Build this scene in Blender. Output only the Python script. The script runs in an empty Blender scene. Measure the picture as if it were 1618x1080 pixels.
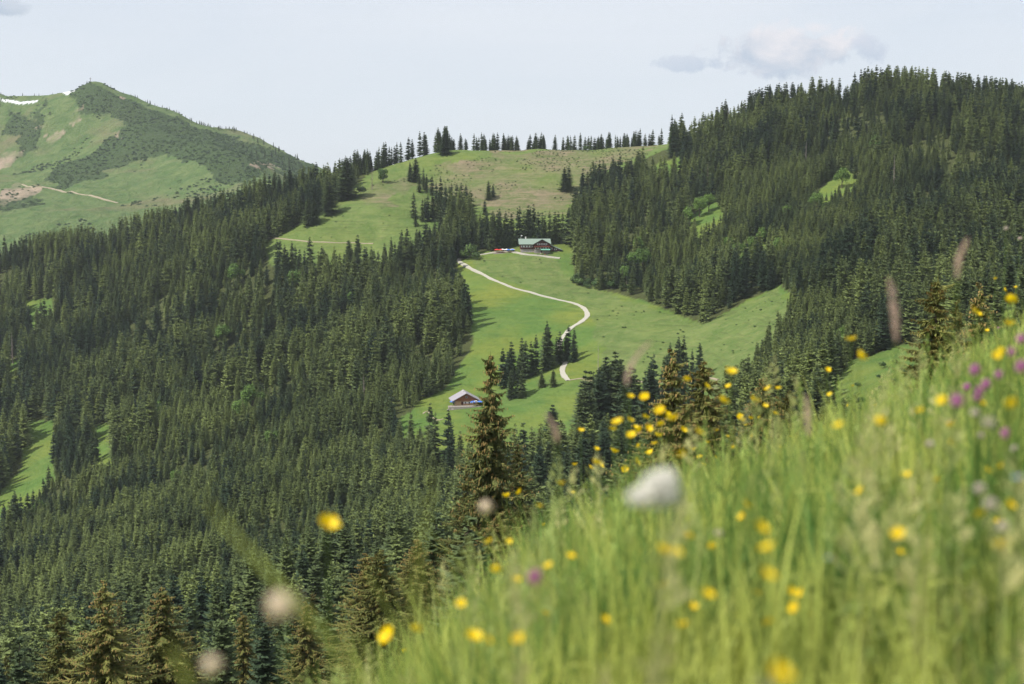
import bpy, bmesh, math, random
import numpy as np
from mathutils import Vector, Matrix, Euler

random.seed(11)
rng = np.random.default_rng(7)
C = bpy.context.scene.collection
scene = bpy.context.scene

# ------------------------------------------------------------------ camera
FPX = 50.0 / 36.0 * 1618.0
TH = math.atan(240.0 / FPX)
cT, sT = math.cos(TH), math.sin(TH)
cd = bpy.data.cameras.new('camera')
cam = bpy.data.objects.new('camera', cd)
C.objects.link(cam)
scene.camera = cam
cam.location = (0, 0, 0)
cam.rotation_euler = (math.pi / 2 - TH, 0, 0)
cd.lens = 50
cd.sensor_width = 36
cd.clip_start = 0.05
cd.clip_end = 20000
cd.dof.use_dof = True
cd.dof.focus_distance = 420
cd.dof.aperture_fstop = 3.2


def W(px, py, D):
    """world point seen at (px,py) of the 1618x1080 frame, D metres ahead"""
    u = (px - 809.0) / FPX
    v = (540.0 - py) / FPX
    k = D / (cT + v * sT)
    return (u * k, D, (-sT + v * cT) * k)


def proj(x, y, z):
    d = y * cT - z * sT
    d = np.where(np.abs(d) < 1e-6, 1e-6, d)
    return 809.0 + FPX * x / d, 540.0 - FPX * (y * sT + z * cT) / d


# ------------------------------------------------------------------ numpy noise
_perm = rng.permutation(512)
_perm = np.concatenate([_perm, _perm, _perm])
_val = rng.random(512) * 2 - 1


def vnoise(x, y):
    xi = np.floor(x).astype(np.int64); yi = np.floor(y).astype(np.int64)
    fx = x - xi; fy = y - yi
    fx = fx * fx * (3 - 2 * fx); fy = fy * fy * (3 - 2 * fy)
    def h(a, b):
        return _val[_perm[(_perm[a & 511] + b) & 511]]
    a = h(xi, yi); b = h(xi + 1, yi); c = h(xi, yi + 1); d = h(xi + 1, yi + 1)
    return (a * (1 - fx) + b * fx) * (1 - fy) + (c * (1 - fx) + d * fx) * fy


def fbm(x, y, s, octv=4, g=.5):
    t = 0; a = 1.0
    for i in range(octv):
        t = t + a * vnoise(x / s + 17.3 * i, y / s - 9.1 * i)
        s = s / 2.03; a *= g
    return t


def sstep(a, b, x):
    t = np.clip((x - a) / (b - a), 0, 1)
    return t * t * (3 - 2 * t)


def inpoly(px, py, poly):
    px = np.asarray(px, float); py = np.asarray(py, float)
    r = np.zeros(px.shape, bool)
    n = len(poly)
    j = n - 1
    for i in range(n):
        xi, yi = poly[i]; xj, yj = poly[j]
        if yi != yj:
            c = ((yi > py) != (yj > py)) & (px < (xj - xi) * (py - yi) / (yj - yi) + xi)
            r ^= c
        j = i
    return r


class TPS:
    def __init__(self, P, lam=0.0, sc=1000.0):
        P = np.array(P, float)
        self.sc = sc
        self.p = P[:, :2] / sc
        z = P[:, 2]
        n = len(P)
        d = np.linalg.norm(self.p[:, None] - self.p[None], axis=2)
        K = self.k(d) + lam * np.eye(n)
        A = np.zeros((n + 3, n + 3))
        A[:n, :n] = K
        A[:n, n] = 1; A[:n, n + 1:] = self.p
        A[n, :n] = 1; A[n + 1:, :n] = self.p.T
        self.w = np.linalg.solve(A, np.concatenate([z, [0, 0, 0]]))

    @staticmethod
    def k(d):
        return np.where(d > 1e-9, d * d * np.log(np.maximum(d, 1e-9)), 0)

    def __call__(self, x, y):
        x = np.asarray(x, float); y = np.asarray(y, float)
        s = x.shape
        q = np.stack([x.ravel(), y.ravel()], 1) / self.sc
        out = np.empty(len(q))
        n = len(self.p)
        for i in range(0, len(q), 20000):
            b = q[i:i + 20000]
            d = np.sqrt(((b[:, None] - self.p[None]) ** 2).sum(2))
            out[i:i + 20000] = self.k(d) @ self.w[:n] + self.w[n] + b @ self.w[n + 1:]
        return out.reshape(s)


# ------------------------------------------------------------------ terrain of the near slope and the bowl
CP = [  # (px, py, distance) of bare ground
    # ridge from the high wooded hill down to the saddle and along the spur
    (1900, 200, 1150), (1750, 185, 1170), (1618, 177, 1200), (1500, 161, 1220), (1430, 150, 1240), (1340, 157, 1260),
    (1240, 172, 1280), (1150, 200, 1300), (1060, 226, 1320), (960, 236, 1320), (860, 238, 1310),
    (780, 240, 1300), (700, 242, 1280), (640, 255, 1250), (590, 272, 1220), (540, 300, 1180), (480, 318, 1180),
    (400, 325, 1200), (300, 352, 1220), (200, 385, 1250), (100, 408, 1250), (0, 420, 1250), (-150, 450, 1250),
    # wooded hill face
    (1618, 300, 980), (1400, 290, 1000), (1200, 300, 1080), (1060, 320, 1120), (1750, 320, 950),
    (1618, 440, 720), (1400, 430, 740), (1245, 446, 820), (1110, 508, 810), (1000, 466, 900), (930, 452, 940),
    # bowl above the inn and spur meadow
    (950, 300, 1180), (850, 290, 1190), (700, 300, 1180), (600, 330, 1100), (500, 365, 1070), (430, 380, 1080),
    (580, 388, 1050), (760, 360, 1080), (900, 360, 1060),
    # inn terrace, meadow, hut
    (790, 402, 990), (860, 402, 990), (725, 414, 985), (880, 490, 880), (925, 500, 855), (898, 600, 745),
    (740, 520, 840), (735, 645, 730), (640, 655, 720), (820, 600, 770), (900, 720, 610), (1050, 610, 720), (1140, 620, 660),
    (720, 760, 600), (620, 690, 690),
    (1300, 640, 530), (1440, 600, 440), (1560, 560, 430), (1700, 520, 500), (1240, 740, 430), (1100, 820, 420),
    # forest flank on the left
    (250, 430, 1140), (100, 450, 1180), (0, 470, 1190), (0, 600, 1020), (200, 550, 1000), (400, 550, 940), (600, 500, 910),
    (0, 750, 860), (200, 700, 810), (400, 700, 750), (550, 700, 690), (-200, 700, 900), (-150, 900, 720),
    (0, 900, 690), (200, 850, 650), (400, 850, 570), (600, 850, 500), (0, 1080, 470), (200, 1080, 360), (400, 1050, 320),
    (600, 1000, 290), (780, 850, 430), (950, 900, 380),
]
PW = [W(*c) for c in CP]
PW += [(-35, 120, -55), (-2, 120, -41), (12, 100, -35), (27, 90, -27), (50, 100, -22), (-80, 130, -72), (100, 120, -8),
       (0, 15, -5.2), (10, 10, 0.5), (-10, 10, -10), (0, -20, 3), (0, 45, -16), (-20, 45, -25), (20, 45, -8), (60, 50, 4),
       (-60, 40, -40), (0, 200, -75), (60, 200, -58), (-60, 200, -88), (150, 200, -25), (-160, 200, -115), (-200, 0, -100), (200, 0, 90),
       (0, -150, 40), (-300, -100, -140), (300, -120, 150), (250, 350, -60), (120, 330, -85), (30, 330, -98)]
# the far sides of the ridge fall away
for c in [(1900, 200, 1150), (1618, 168, 1200), (1340, 150, 1260), (1060, 226, 1320), (780, 240, 1300), (590, 272, 1220), (400, 325, 1200), (200, 385, 1250), (0, 420, 1250)]:
    p = W(*c)
    PW.append((p[0] * 1.1, p[1] + 140, p[2] - 45)); PW.append((p[0] * 1.35, p[1] + 480, p[2] - 240))
tps = TPS(PW, lam=2e-5)
GX0, GX1, GY0, GY1, GS = -900.0, 1100.0, -200.0, 1800.0, 5.0
gx = np.arange(GX0, GX1 + .1, GS); gy = np.arange(GY0, GY1 + .1, GS)
GXX, GYY = np.meshgrid(gx, gy)
GZ = tps(GXX, GYY)
_r = np.hypot(GXX, GYY)
_a = sstep(120, 420, _r)
GZ = GZ + _a * (1.9 * fbm(GXX, GYY, 75, 3) + 0.6 * fbm(GXX + 300, GYY, 17, 2))


def near_h(x, y):
    yy = y - 1.5
    neg = np.minimum(x - .25, 0)
    return (-1.05 + 0.40 * x - 0.125 * yy - 0.014 * yy * np.abs(yy) + .30 * np.maximum(neg, -1.2) - .10 * neg * neg + .08 * np.minimum(np.maximum(x - 1.2, 0), 3) ** 2
            + .11 * np.exp(-((x - .35) / .6) ** 2) * sstep(1.5, 3.5, y)
            + 0.03 * np.sin(x * 1.7 + y) + 0.02 * np.sin(3.1 * y - x * 2))


def H(x, y):
    x = np.asarray(x, float); y = np.asarray(y, float)
    fx = np.clip((x - GX0) / GS, 0, len(gx) - 1.001); fy = np.clip((y - GY0) / GS, 0, len(gy) - 1.001)
    i = fx.astype(int); j = fy.astype(int); fx = fx - i; fy = fy - j
    z = (GZ[j, i] * (1 - fx) + GZ[j, i + 1] * fx) * (1 - fy) + (GZ[j + 1, i] * (1 - fx) + GZ[j + 1, i + 1] * fx) * fy
    r = np.hypot(x, y)
    t = sstep(7, 38, r)
    xc = np.clip(x, -12, 12); yc = np.clip(y, -12, 20)
    z = near_h(xc, yc) * (1 - t) + z * t
    far = sstep(1500, 2600, r)
    return z * (1 - far) + (-330) * far


def h1(x, y):
    return float(H(np.array([x]), np.array([y]))[0])


_DD = np.arange(180, 1650, 2.0)


def hit(px, py, d0=240.0):
    """ground point seen at a photo pixel"""
    u = (px - 809.0) / FPX
    D = _DD[_DD >= d0]
    x = u * D * 1.0
    for _ in range(2):
        z = H(x, D)
        x = u * (D * cT - z * sT)
    z = H(x, D)
    _, yy = proj(x, D, z)
    k = np.nonzero(yy <= py)[0]
    i = int(k[0]) if len(k) else int(np.argmin(yy))
    return float(x[i]), float(D[i]), float(z[i])


def ridge(px):
    return hit(px, -500, 900)


# ------------------------------------------------------------------ regions of the ground, by where their ground lies
def poly_world_mask(x, y, z, polys, jitter=3.0, dmin=300):
    px, py = proj(x, y, z)
    n1 = fbm(x, y, 22, 3); n2 = fbm(x + 500, y - 300, 22, 3)
    px = px + jitter * n1; py = py + jitter * .7 * n2
    m = np.zeros(np.shape(x), bool)
    for p in polys:
        m |= inpoly(px, py, p)
    return m & (y > dmin)


MEADOW = [
    [(415, 388), (440, 372), (480, 350), (520, 325), (560, 292), (600, 262), (690, 225), (800, 220), (1000, 215), (1100, 200), (1165, 182), (1185, 196), (1130, 222),
     (1050, 238), (1000, 258), (950, 290), (918, 312), (905, 350), (903, 385), (790, 392), (765, 372), (752, 352), (715, 352), (665, 385), (612, 415), (590, 425), (430, 420)],
    [(722, 410), (745, 398), (790, 390), (905, 380), (908, 450), (950, 458), (1000, 468), (1060, 490), (1110, 512), (1180, 475), (1236, 447), (1252, 470), (1238, 520),
     (1195, 590), (1165, 650), (1120, 740), (1000, 760), (850, 775), (720, 740), (655, 708), (612, 668), (640, 655), (668, 632), (705, 610), (725, 580), (745, 540), (738, 500), (718, 470)],
    [(42, 664), (84, 662), (90, 700), (84, 765), (50, 800), (5, 835), (-40, 850), (-30, 800), (36, 740)],
    [(146, 674), (176, 668), (178, 750), (152, 755)], [(32, 474), (82, 470), (84, 515), (40, 520)],
    [(12, 568), (30, 566), (32, 625), (12, 625)], [(-20, 340), (60, 330), (76, 368), (40, 395), (-20, 400)],
    [(72, 378), (128, 362), (132, 376), (90, 388)], [(50, 390), (68, 388), (72, 410), (54, 408)],
    [(1310, 620), (1340, 572), (1440, 540), (1500, 560), (1500, 760), (1310, 760)],
    [(1078, 350), (1130, 316), (1150, 350), (1105, 400)], [(1150, 410), (1205, 375), (1222, 410), (1170, 440)], [(1290, 300), (1340, 262), (1360, 290), (1300, 340)], [(1030, 262), (1075, 245), (1080, 275), (1035, 300)],
    [(1316, 150), (1345, 140), (1350, 160), (1322, 168)],
]
HEATH = [
    [(650, 290), (720, 250), (800, 238), (900, 232), (1010, 226), (1060, 222), (1000, 250), (940, 290), (900, 330), (820, 345), (760, 330), (700, 320)],
    [(560, 300), (660, 262), (650, 300), (580, 330)], [(75, 380), (130, 360), (134, 378), (90, 390)],
    [(1150, 600), (1100, 598), (1030, 600), (920, 596), (910, 603), (1160, 612)],
]
ROUGH = [[(735, 408), (880, 400), (905, 455), (960, 462), (1110, 512), (1240, 450), (1240, 540), (1150, 640), (960, 590), (935, 500), (920, 480), (850, 462), (760, 425)]]
YELLOW = [[(790, 480), (890, 478), (905, 510), (850, 545), (780, 540)]]
YOUNG = [
    [(100, 760), (230, 700), (330, 640), (560, 640), (700, 760), (760, 850), (600, 1000), (300, 1000), (0, 1000), (0, 880)],
    [(1290, 340), (1420, 230), (1470, 200), (1500, 260), (1380, 380), (1260, 470), (1180, 420)],
    [(1180, 480), (1300, 470), (1400, 560), (1300, 660), (1150, 640)],
]
LIGHTY = [[(560, 640), (640, 585), (720, 548), (745, 570), (700, 620), (640, 660)], [(1060, 380), (1120, 320), (1290, 250), (1420, 200), (1330, 330), (1180, 440), (1000, 450), (980, 420)]]

# ------------------------------------------------------------------ helpers for objects
def tag(o, label=None, cat=None, group=None, kind=None):
    if label: o['label'] = label
    if cat: o['category'] = cat
    if group: o['group'] = group
    if kind: o['kind'] = kind
    return o


def mesh_obj(name, verts, faces, mats, parent=None, smooth=False, midx=None):
    me = bpy.data.meshes.new(name)
    me.from_pydata(verts, [], faces)
    for m in (mats if isinstance(mats, (list, tuple)) else [mats]):
        me.materials.append(m)
    if midx is not None:
        me.polygons.foreach_set('material_index', np.array(midx, np.int32))
    if smooth:
        me.polygons.foreach_set('use_smooth', np.ones(len(me.polygons), bool))
    me.update()
    o = bpy.data.objects.new(name, me)
    C.objects.link(o)
    if parent: o.parent = parent
    return o


def empty(name, loc, rz=0.0, label=None, cat=None, group=None):
    o = bpy.data.objects.new(name, None)
    o.empty_display_size = .3
    C.objects.link(o)
    o.location = loc
    o.rotation_euler = (0, 0, rz)
    return tag(o, label, cat, group)


class MB:
    """collects simple solids into one mesh"""
    def __init__(s):
        s.v = []; s.f = []

    def box(s, x0, x1, y0, y1, z0, z1, M=None):
        b = len(s.v)
        for z in (z0, z1):
            for x, y in ((x0, y0), (x1, y0), (x1, y1), (x0, y1)):
                p = Vector((x, y, z))
                if M: p = M @ p
                s.v.append(tuple(p))
        s.f += [(b, b + 3, b + 2, b + 1), (b + 4, b + 5, b + 6, b + 7), (b, b + 1, b + 5, b + 4), (b + 1, b + 2, b + 6, b + 5), (b + 2, b + 3, b + 7, b + 6), (b + 3, b, b + 4, b + 7)]
        return s

    def poly_prism(s, pts, axis, a0, a1):
        """pts 2d polygon; extruded along axis ('y': pts are x,z ; 'x': pts are y,z; 'z')"""
        b = len(s.v); n = len(pts)
        for a in (a0, a1):
            for p, q in pts:
                s.v.append((p, a, q) if axis == 'y' else ((a, p, q) if axis == 'x' else (p, q, a)))
        s.f.append(tuple(range(b, b + n))); s.f.append(tuple(reversed(range(b + n, b + 2 * n))))
        for i in range(n):
            j = (i + 1) % n
            s.f.append((b + i, b + n + i, b + n + j, b + j))
        return s

    def tube(s, pts, rad, sides=6, cap=True):
        b = len(s.v)
        n = len(pts)
        for k, p in enumerate(pts):
            p = Vector(p)
            d = (Vector(pts[min(k + 1, n - 1)]) - Vector(pts[max(k - 1, 0)])).normalized()
            a = d.orthogonal().normalized(); c = d.cross(a)
            r = rad[k] if isinstance(rad, (list, tuple)) else rad
            for i in range(sides):
                t = 2 * math.pi * i / sides
                s.v.append(tuple(p + r * (math.cos(t) * a + math.sin(t) * c)))
        for k in range(n - 1):
            for i in range(sides):
                j = (i + 1) % sides
                s.f.append((b + k * sides + i, b + k * sides + j, b + (k + 1) * sides + j, b + (k + 1) * sides + i))
        if cap:
            s.f.append(tuple(reversed(range(b, b + sides)))); s.f.append(tuple(range(b + (n - 1) * sides, b + n * sides)))
        return s

    def build(s, name, mat, parent=None, smooth=False):
        o = mesh_obj(name, s.v, s.f, mat, parent, smooth)
        bm = bmesh.new(); bm.from_mesh(o.data)
        bmesh.ops.recalc_face_normals(bm, faces=bm.faces)
        bm.to_mesh(o.data); bm.free()
        return o


# ------------------------------------------------------------------ materials
def newmat(name):
    m = bpy.data.materials.new(name)
    m.use_nodes = True
    nt = m.node_tree
    b = nt.nodes['Principled BSDF']
    return m, nt, b


def N(nt, t, **kw):
    n = nt.nodes.new(t)
    for k, v in kw.items():
        if k.startswith('i_'):
            n.inputs[k[2:].replace('_', ' ')].default_value = v
        else:
            setattr(n, k, v)
    return n


def mixc(nt, fac, a, b, blend='MIX'):
    n = nt.nodes.new('ShaderNodeMix'); n.data_type = 'RGBA'; n.blend_type = blend
    for s, v in ((0, fac), (6, a), (7, b)):
        if hasattr(v, 'links') or isinstance(v, bpy.types.NodeSocket):
            nt.links.new(v, n.inputs[s])
        else:
            n.inputs[s].default_value = v if s == 0 else (tuple(v) + (1,))[:4]
    return n.outputs[2]


def noise(nt, scale, detail=4, rough=.55, coord=None, dist=0):
    n = N(nt, 'ShaderNodeTexNoise'); n.inputs['Scale'].default_value = scale; n.inputs['Detail'].default_value = detail
    n.inputs['Roughness'].default_value = rough; n.inputs['Distortion'].default_value = dist
    if coord is not None: nt.links.new(coord, n.inputs['Vector'])
    return n.outputs['Fac']


def ramp(nt, fac, stops):
    n = N(nt, 'ShaderNodeValToRGB')
    nt.links.new(fac, n.inputs['Fac'])
    e = n.color_ramp.elements
    while len(e) < len(stops): e.new(.5)
    for el, (p, c) in zip(e, stops):
        el.position = p
        el.color = (c, c, c, 1) if isinstance(c, (int, float)) else tuple(c) + (1,)
    return n.outputs['Color']


def math_(nt, op, a, b):
    n = N(nt, 'ShaderNodeMath', operation=op)
    for i, v in enumerate((a, b)):
        if isinstance(v, bpy.types.NodeSocket): nt.links.new(v, n.inputs[i])
        else: n.inputs[i].default_value = v
    return n.outputs[0]


def plain(name, col, rough=.8, var=.15, scale=3.0, metallic=0.0):
    m, nt, b = newmat(name)
    tc = N(nt, 'ShaderNodeTexCoord')
    f = noise(nt, scale, 4, .6, tc.outputs['Object'])
    c = mixc(nt, f, tuple(max(0, x * (1 - var)) for x in col), tuple(min(1, x * (1 + var)) for x in col))
    nt.links.new(c, b.inputs['Base Color'])
    b.inputs['Roughness'].default_value = rough
    b.inputs['Metallic'].default_value = metallic
    b.inputs['Specular IOR Level'].default_value = .25
    return m


def leafy(name, dark, light, brown=None, transl=.3, rough=.7, hair=.15):
    """foliage: tint from the thing itself (attribute 'tint'), a second from each face ('shade')"""
    m, nt, b = newmat(name)
    at = N(nt, 'ShaderNodeAttribute', attribute_name='tint', attribute_type='INSTANCER')
    sh = N(nt, 'ShaderNodeAttribute', attribute_name='leaf', attribute_type='GEOMETRY')
    c = mixc(nt, at.outputs['Fac'], dark, light)
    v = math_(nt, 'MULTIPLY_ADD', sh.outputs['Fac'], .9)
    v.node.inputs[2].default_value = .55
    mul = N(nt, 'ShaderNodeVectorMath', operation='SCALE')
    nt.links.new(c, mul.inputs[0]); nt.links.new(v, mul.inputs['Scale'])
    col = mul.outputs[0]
    if brown:
        f = ramp(nt, sh.outputs['Fac'], [(.74, 0), (.92, 1)])
        col = mixc(nt, math_(nt, 'MULTIPLY', f, .75), col, brown)
    nt.links.new(col, b.inputs['Base Color'])
    b.inputs['Roughness'].default_value = rough
    b.inputs['Specular IOR Level'].default_value = hair
    if transl > 0:
        tr = N(nt, 'ShaderNodeBsdfTranslucent')
        nt.links.new(col, tr.inputs['Color'])
        mx = N(nt, 'ShaderNodeMixShader'); mx.inputs[0].default_value = transl
        nt.links.new(b.outputs[0], mx.inputs[1]); nt.links.new(tr.outputs[0], mx.inputs[2])
        nt.links.new(mx.outputs[0], nt.nodes['Material Output'].inputs['Surface'])
    return m


M = {}
M['spruce'] = leafy('spruce_needles', (.042, .070, .040), (.210, .260, .085), transl=.22)
M['coned'] = leafy('coned_spruce_needles', (.055, .078, .026), (.185, .19, .052), brown=(.20, .145, .05), transl=.15)
M['broad'] = leafy('broad_leaves', (.07, .13, .035), (.14, .23, .05), transl=.3)
M['dead'] = leafy('dead_twigs', (.13, .095, .08), (.2, .15, .135), transl=0)
M['shrub'] = leafy('shrub_leaves', (.045, .085, .035), (.105, .165, .05), transl=.15)
M['bark'] = plain('spruce_bark', (.10, .075, .06), .9, .3, 6)
M['deadbark'] = plain('bleached_bark', (.30, .26, .23), .9, .3, 6)
M['cone'] = plain('spruce_cones', (.31, .21, .075), .7, .3, 9)
M['grass'] = leafy('grass_blades', (.105, .22, .045), (.48, .52, .13), transl=.5, rough=.5, hair=.3)


def ground_mat():
    m, nt, b = newmat('hillside_ground')
    g = N(nt, 'ShaderNodeNewGeometry')
    co = g.outputs['Position']
    at = N(nt, 'ShaderNodeAttribute', attribute_name='zones')
    sp = N(nt, 'ShaderNodeSeparateColor'); nt.links.new(at.outputs['Color'], sp.inputs[0])
    heath, forest, rough = sp.outputs[0], sp.outputs[1], sp.outputs[2]
    n_big = noise(nt, .02, 5, .6, co); n_mid = noise(nt, .055, 6, .7, co, .6); n_f = noise(nt, .22, 6, .75, co, .3); n_v = noise(nt, .045, 4, .6, co, 1.2)
    fert = mixc(nt, ramp(nt, n_mid, [(.3, 0), (.7, 1)]), (.068, .138, .032), (.122, .185, .045))
    fert = mixc(nt, ramp(nt, n_big, [(.42, 0), (.68, .6)]), fert, (.21, .215, .04))
    fert = mixc(nt, ramp(nt, n_f, [(.3, .5), (.45, 0)]), fert, (.06, .10, .025))
    rgh = mixc(nt, ramp(nt, n_mid, [(.35, 0), (.65, 1)]), (.088, .138, .038), (.150, .192, .062))
    rgh = mixc(nt, ramp(nt, n_f, [(.5, 0), (.72, .7)]), rgh, (.20, .205, .085))
    rgh = mixc(nt, ramp(nt, n_f, [(.28, .5), (.40, 0)]), rgh, (.060, .085, .028))
    mp = N(nt, 'ShaderNodeMapping'); nt.links.new(co, mp.inputs[0]); mp.inputs['Scale'].default_value = (.035, .035, .75)
    n_t = noise(nt, 1.0, 4, .6, mp.outputs[0], .8)
    rgh = mixc(nt, ramp(nt, n_t, [(.36, .55), (.47, 0)]), rgh, (.085, .110, .038))
    fert = mixc(nt, ramp(nt, n_t, [(.36, .35), (.47, 0)]), fert, (.065, .115, .03))
    c = mixc(nt, rough, fert, rgh)
    ht = mixc(nt, ramp(nt, n_v, [(.4, 0), (.6, 1)]), (.105, .130, .048), (.165, .148, .085))
    ht = mixc(nt, ramp(nt, n_t, [(.52, 0), (.62, .7)]), ht, (.235, .185, .12))
    ht = mixc(nt, ramp(nt, n_f, [(.5, 0), (.75, .8)]), ht, (.27, .215, .15))
    ht = mixc(nt, ramp(nt, n_f, [(.25, .8), (.42, 0)]), ht, (.060, .070, .035))
    c = mixc(nt, heath, c, ht)
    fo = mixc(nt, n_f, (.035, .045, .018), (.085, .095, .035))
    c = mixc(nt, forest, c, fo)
    nt.links.new(c, b.inputs['Base Color'])
    b.inputs['Roughness'].default_value = .95
    b.inputs['Specular IOR Level'].default_value = .05
    bp = N(nt, 'ShaderNodeBump'); bp.inputs['Strength'].default_value = .9; bp.inputs['Distance'].default_value = 1.2
    hgt = math_(nt, 'ADD', math_(nt, 'ADD', n_f, n_t), math_(nt, 'MULTIPLY', n_mid, 2.0))
    nt.links.new(hgt, bp.inputs['Height']); nt.links.new(bp.outputs[0], b.inputs['Normal'])
    return m


def mount_mat():
    m, nt, b = newmat('mountain_ground')
    g = N(nt, 'ShaderNodeNewGeometry')
    co = g.outputs['Position']
    at = N(nt, 'ShaderNodeAttribute', attribute_name='zones')
    sp = N(nt, 'ShaderNodeSeparateColor'); nt.links.new(at.outputs['Color'], sp.inputs[0])
    n_big = noise(nt, .008, 5, .6, co, .6); n_mid = noise(nt, .04, 6, .7, co, .5); n_f = noise(nt, .2, 4, .7, co)
    c = mixc(nt, ramp(nt, n_mid, [(.35, 0), (.65, 1)]), (.080, .140, .045), (.150, .195, .075))
    c = mixc(nt, ramp(nt, n_big, [(.5, 0), (.7, .8)]), c, (.19, .165, .095))
    c = mixc(nt, ramp(nt, n_f, [(.3, .6), (.45, 0)]), c, (.06, .09, .035))
    c = mixc(nt, sp.outputs[1], c, (.050, .080, .032))
    c = mixc(nt, sp.outputs[0], c, mixc(nt, n_f, (.26, .20, .14), (.46, .37, .28)))
    c = mixc(nt, sp.outputs[2], c, (.82, .83, .86))
    nt.links.new(c, b.inputs['Base Color'])
    b.inputs['Roughness'].default_value = .95
    b.inputs['Specular IOR Level'].default_value = .05
    bp = N(nt, 'ShaderNodeBump'); bp.inputs['Strength'].default_value = 1; bp.inputs['Distance'].default_value = 5
    nt.links.new(math_(nt, 'ADD', n_f, math_(nt, 'MULTIPLY', n_mid, 2.0)), bp.inputs['Height']); nt.links.new(bp.outputs[0], b.inputs['Normal'])
    return m


def grid_obj(name, X, Y, Z, zones, mat, wrap=False):
    nr, na = X.shape
    me = bpy.data.meshes.new(name)
    v = np.stack([X, Y, Z], -1).reshape(-1, 3)
    idx = np.arange(nr * na).reshape(nr, na)
    if wrap:
        a = idx[:-1, :]; b2 = np.roll(idx, -1, 1)[:-1, :]; c2 = np.roll(idx, -1, 1)[1:, :]; d = idx[1:, :]
    else:
        a = idx[:-1, :-1]; b2 = idx[:-1, 1:]; c2 = idx[1:, 1:]; d = idx[1:, :-1]
    f = np.stack([a, b2, c2, d], -1).reshape(-1, 4)
    me.vertices.add(len(v)); me.vertices.foreach_set('co', v.ravel())
    me.loops.add(f.size); me.loops.foreach_set('vertex_index', f.ravel().astype(np.int32))
    me.polygons.add(len(f)); me.polygons.foreach_set('loop_start', (np.arange(len(f)) * 4).astype(np.int32))
    me.polygons.foreach_set('use_smooth', np.ones(len(f), bool))
    me.update(calc_edges=True)
    ca = me.color_attributes.new('zones', 'FLOAT_COLOR', 'POINT')
    ca.data.foreach_set('color', zones.reshape(-1, 4).astype(np.float32).ravel())
    me.materials.append(mat)
    o = bpy.data.objects.new(name, me)
    C.objects.link(o)
    return o


# hillside: rings round the viewpoint, fine where it is near
rad = list(np.geomspace(.3, 45, 100)) + list(np.arange(48, 300, 3.)) + list(np.arange(300, 1500, 4.)) + list(np.geomspace(1520, 6800, 24))
ang = list(np.radians(np.arange(-30, 30.01, .11))) + list(np.radians(np.linspace(34, 326, 60)))
R_, A_ = np.meshgrid(rad, ang, indexing='ij')
X = R_ * np.sin(A_); Y = R_ * np.cos(A_); Z = H(X, Y)
far = Y > 300
zn = np.zeros(X.shape + (4,)); zn[..., 3] = 1
mdw = poly_world_mask(X, Y, Z, MEADOW)
zn[..., 0] = poly_world_mask(X, Y, Z, HEATH, 14) * np.clip(.85 + .7 * fbm(X, Y, 40, 4), 0, 1)
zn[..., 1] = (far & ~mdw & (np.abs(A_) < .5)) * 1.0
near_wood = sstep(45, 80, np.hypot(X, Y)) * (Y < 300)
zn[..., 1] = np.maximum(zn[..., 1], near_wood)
zn[..., 2] = np.clip(poly_world_mask(X, Y, Z, ROUGH, 8) * .9 + poly_world_mask(X, Y, Z, MEADOW[:1], 3) * .75 + .25 * fbm(X, Y, 60, 3), 0, 1)
hill = grid_obj('hillside', X, Y, Z - .02, zn, ground_mat(), wrap=True)
tag(hill, 'steep alpine hillside of meadow and forest floor', 'hillside', kind='structure')

# ------------------------------------------------------------------ far mountain
MP = [(-300, 120, 3000), (-150, 140, 2980), (0, 151, 2950), (50, 162, 2920), (105, 147, 2850), (128, 141, 2800), (150, 129, 2780), (172, 141, 2780), (210, 154, 2780), (260, 172, 2800), (310, 196, 2820),
      (380, 207, 2820), (450, 238, 2780), (510, 268, 2740), (580, 300, 2740), (700, 370, 2740), (900, 420, 2740),
      (175, 175, 2680), (200, 195, 2600), (260, 222, 2520), (330, 236, 2430), (395, 255, 2340), (435, 285, 2250),
      (0, 230, 2650), (80, 225, 2620), (140, 225, 2580), (150, 290, 2360), (60, 295, 2330), (0, 300, 2330), (250, 300, 2300), (330, 300, 2240),
      (200, 345, 2130), (100, 338, 2130), (0, 365, 2080), (300, 345, 2080), (-200, 300, 2330), (-200, 400, 2050), (400, 345, 2080),
      (480, 285, 2620), (430, 265, 2600), (520, 310, 2480), (470, 330, 2300), (600, 380, 2300), (320, 222, 2650), (260, 205, 2650)]
MW = [W(*c) for c in MP]
for c in MP[:16]:
    p = W(*c); MW.append((p[0], p[1] + 500, p[2] - 260)); MW.append((p[0], p[1] + 120, p[2] - 40))
for px in (-300, 0, 300, 600):
    p = W(px, 470, 1900); MW.append(p)
mt = TPS(MW, lam=1e-5)
rad = np.concatenate([np.arange(1900, 3150, 6.), np.arange(3160, 3700, 40.)])
ang = np.radians(np.arange(-24, 4.01, .05))
R_, A_ = np.meshgrid(rad, ang, indexing='ij')
X = R_ * np.sin(A_); Y = R_ * np.cos(A_)


def MH(x, y):
    z = mt(x, y)
    rid = 1 - np.abs(fbm(x + 900, y, 160, 4, .5))
    return z + 5 * fbm(x, y, 130, 5, .55) + 11 * (rid - .7)


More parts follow.
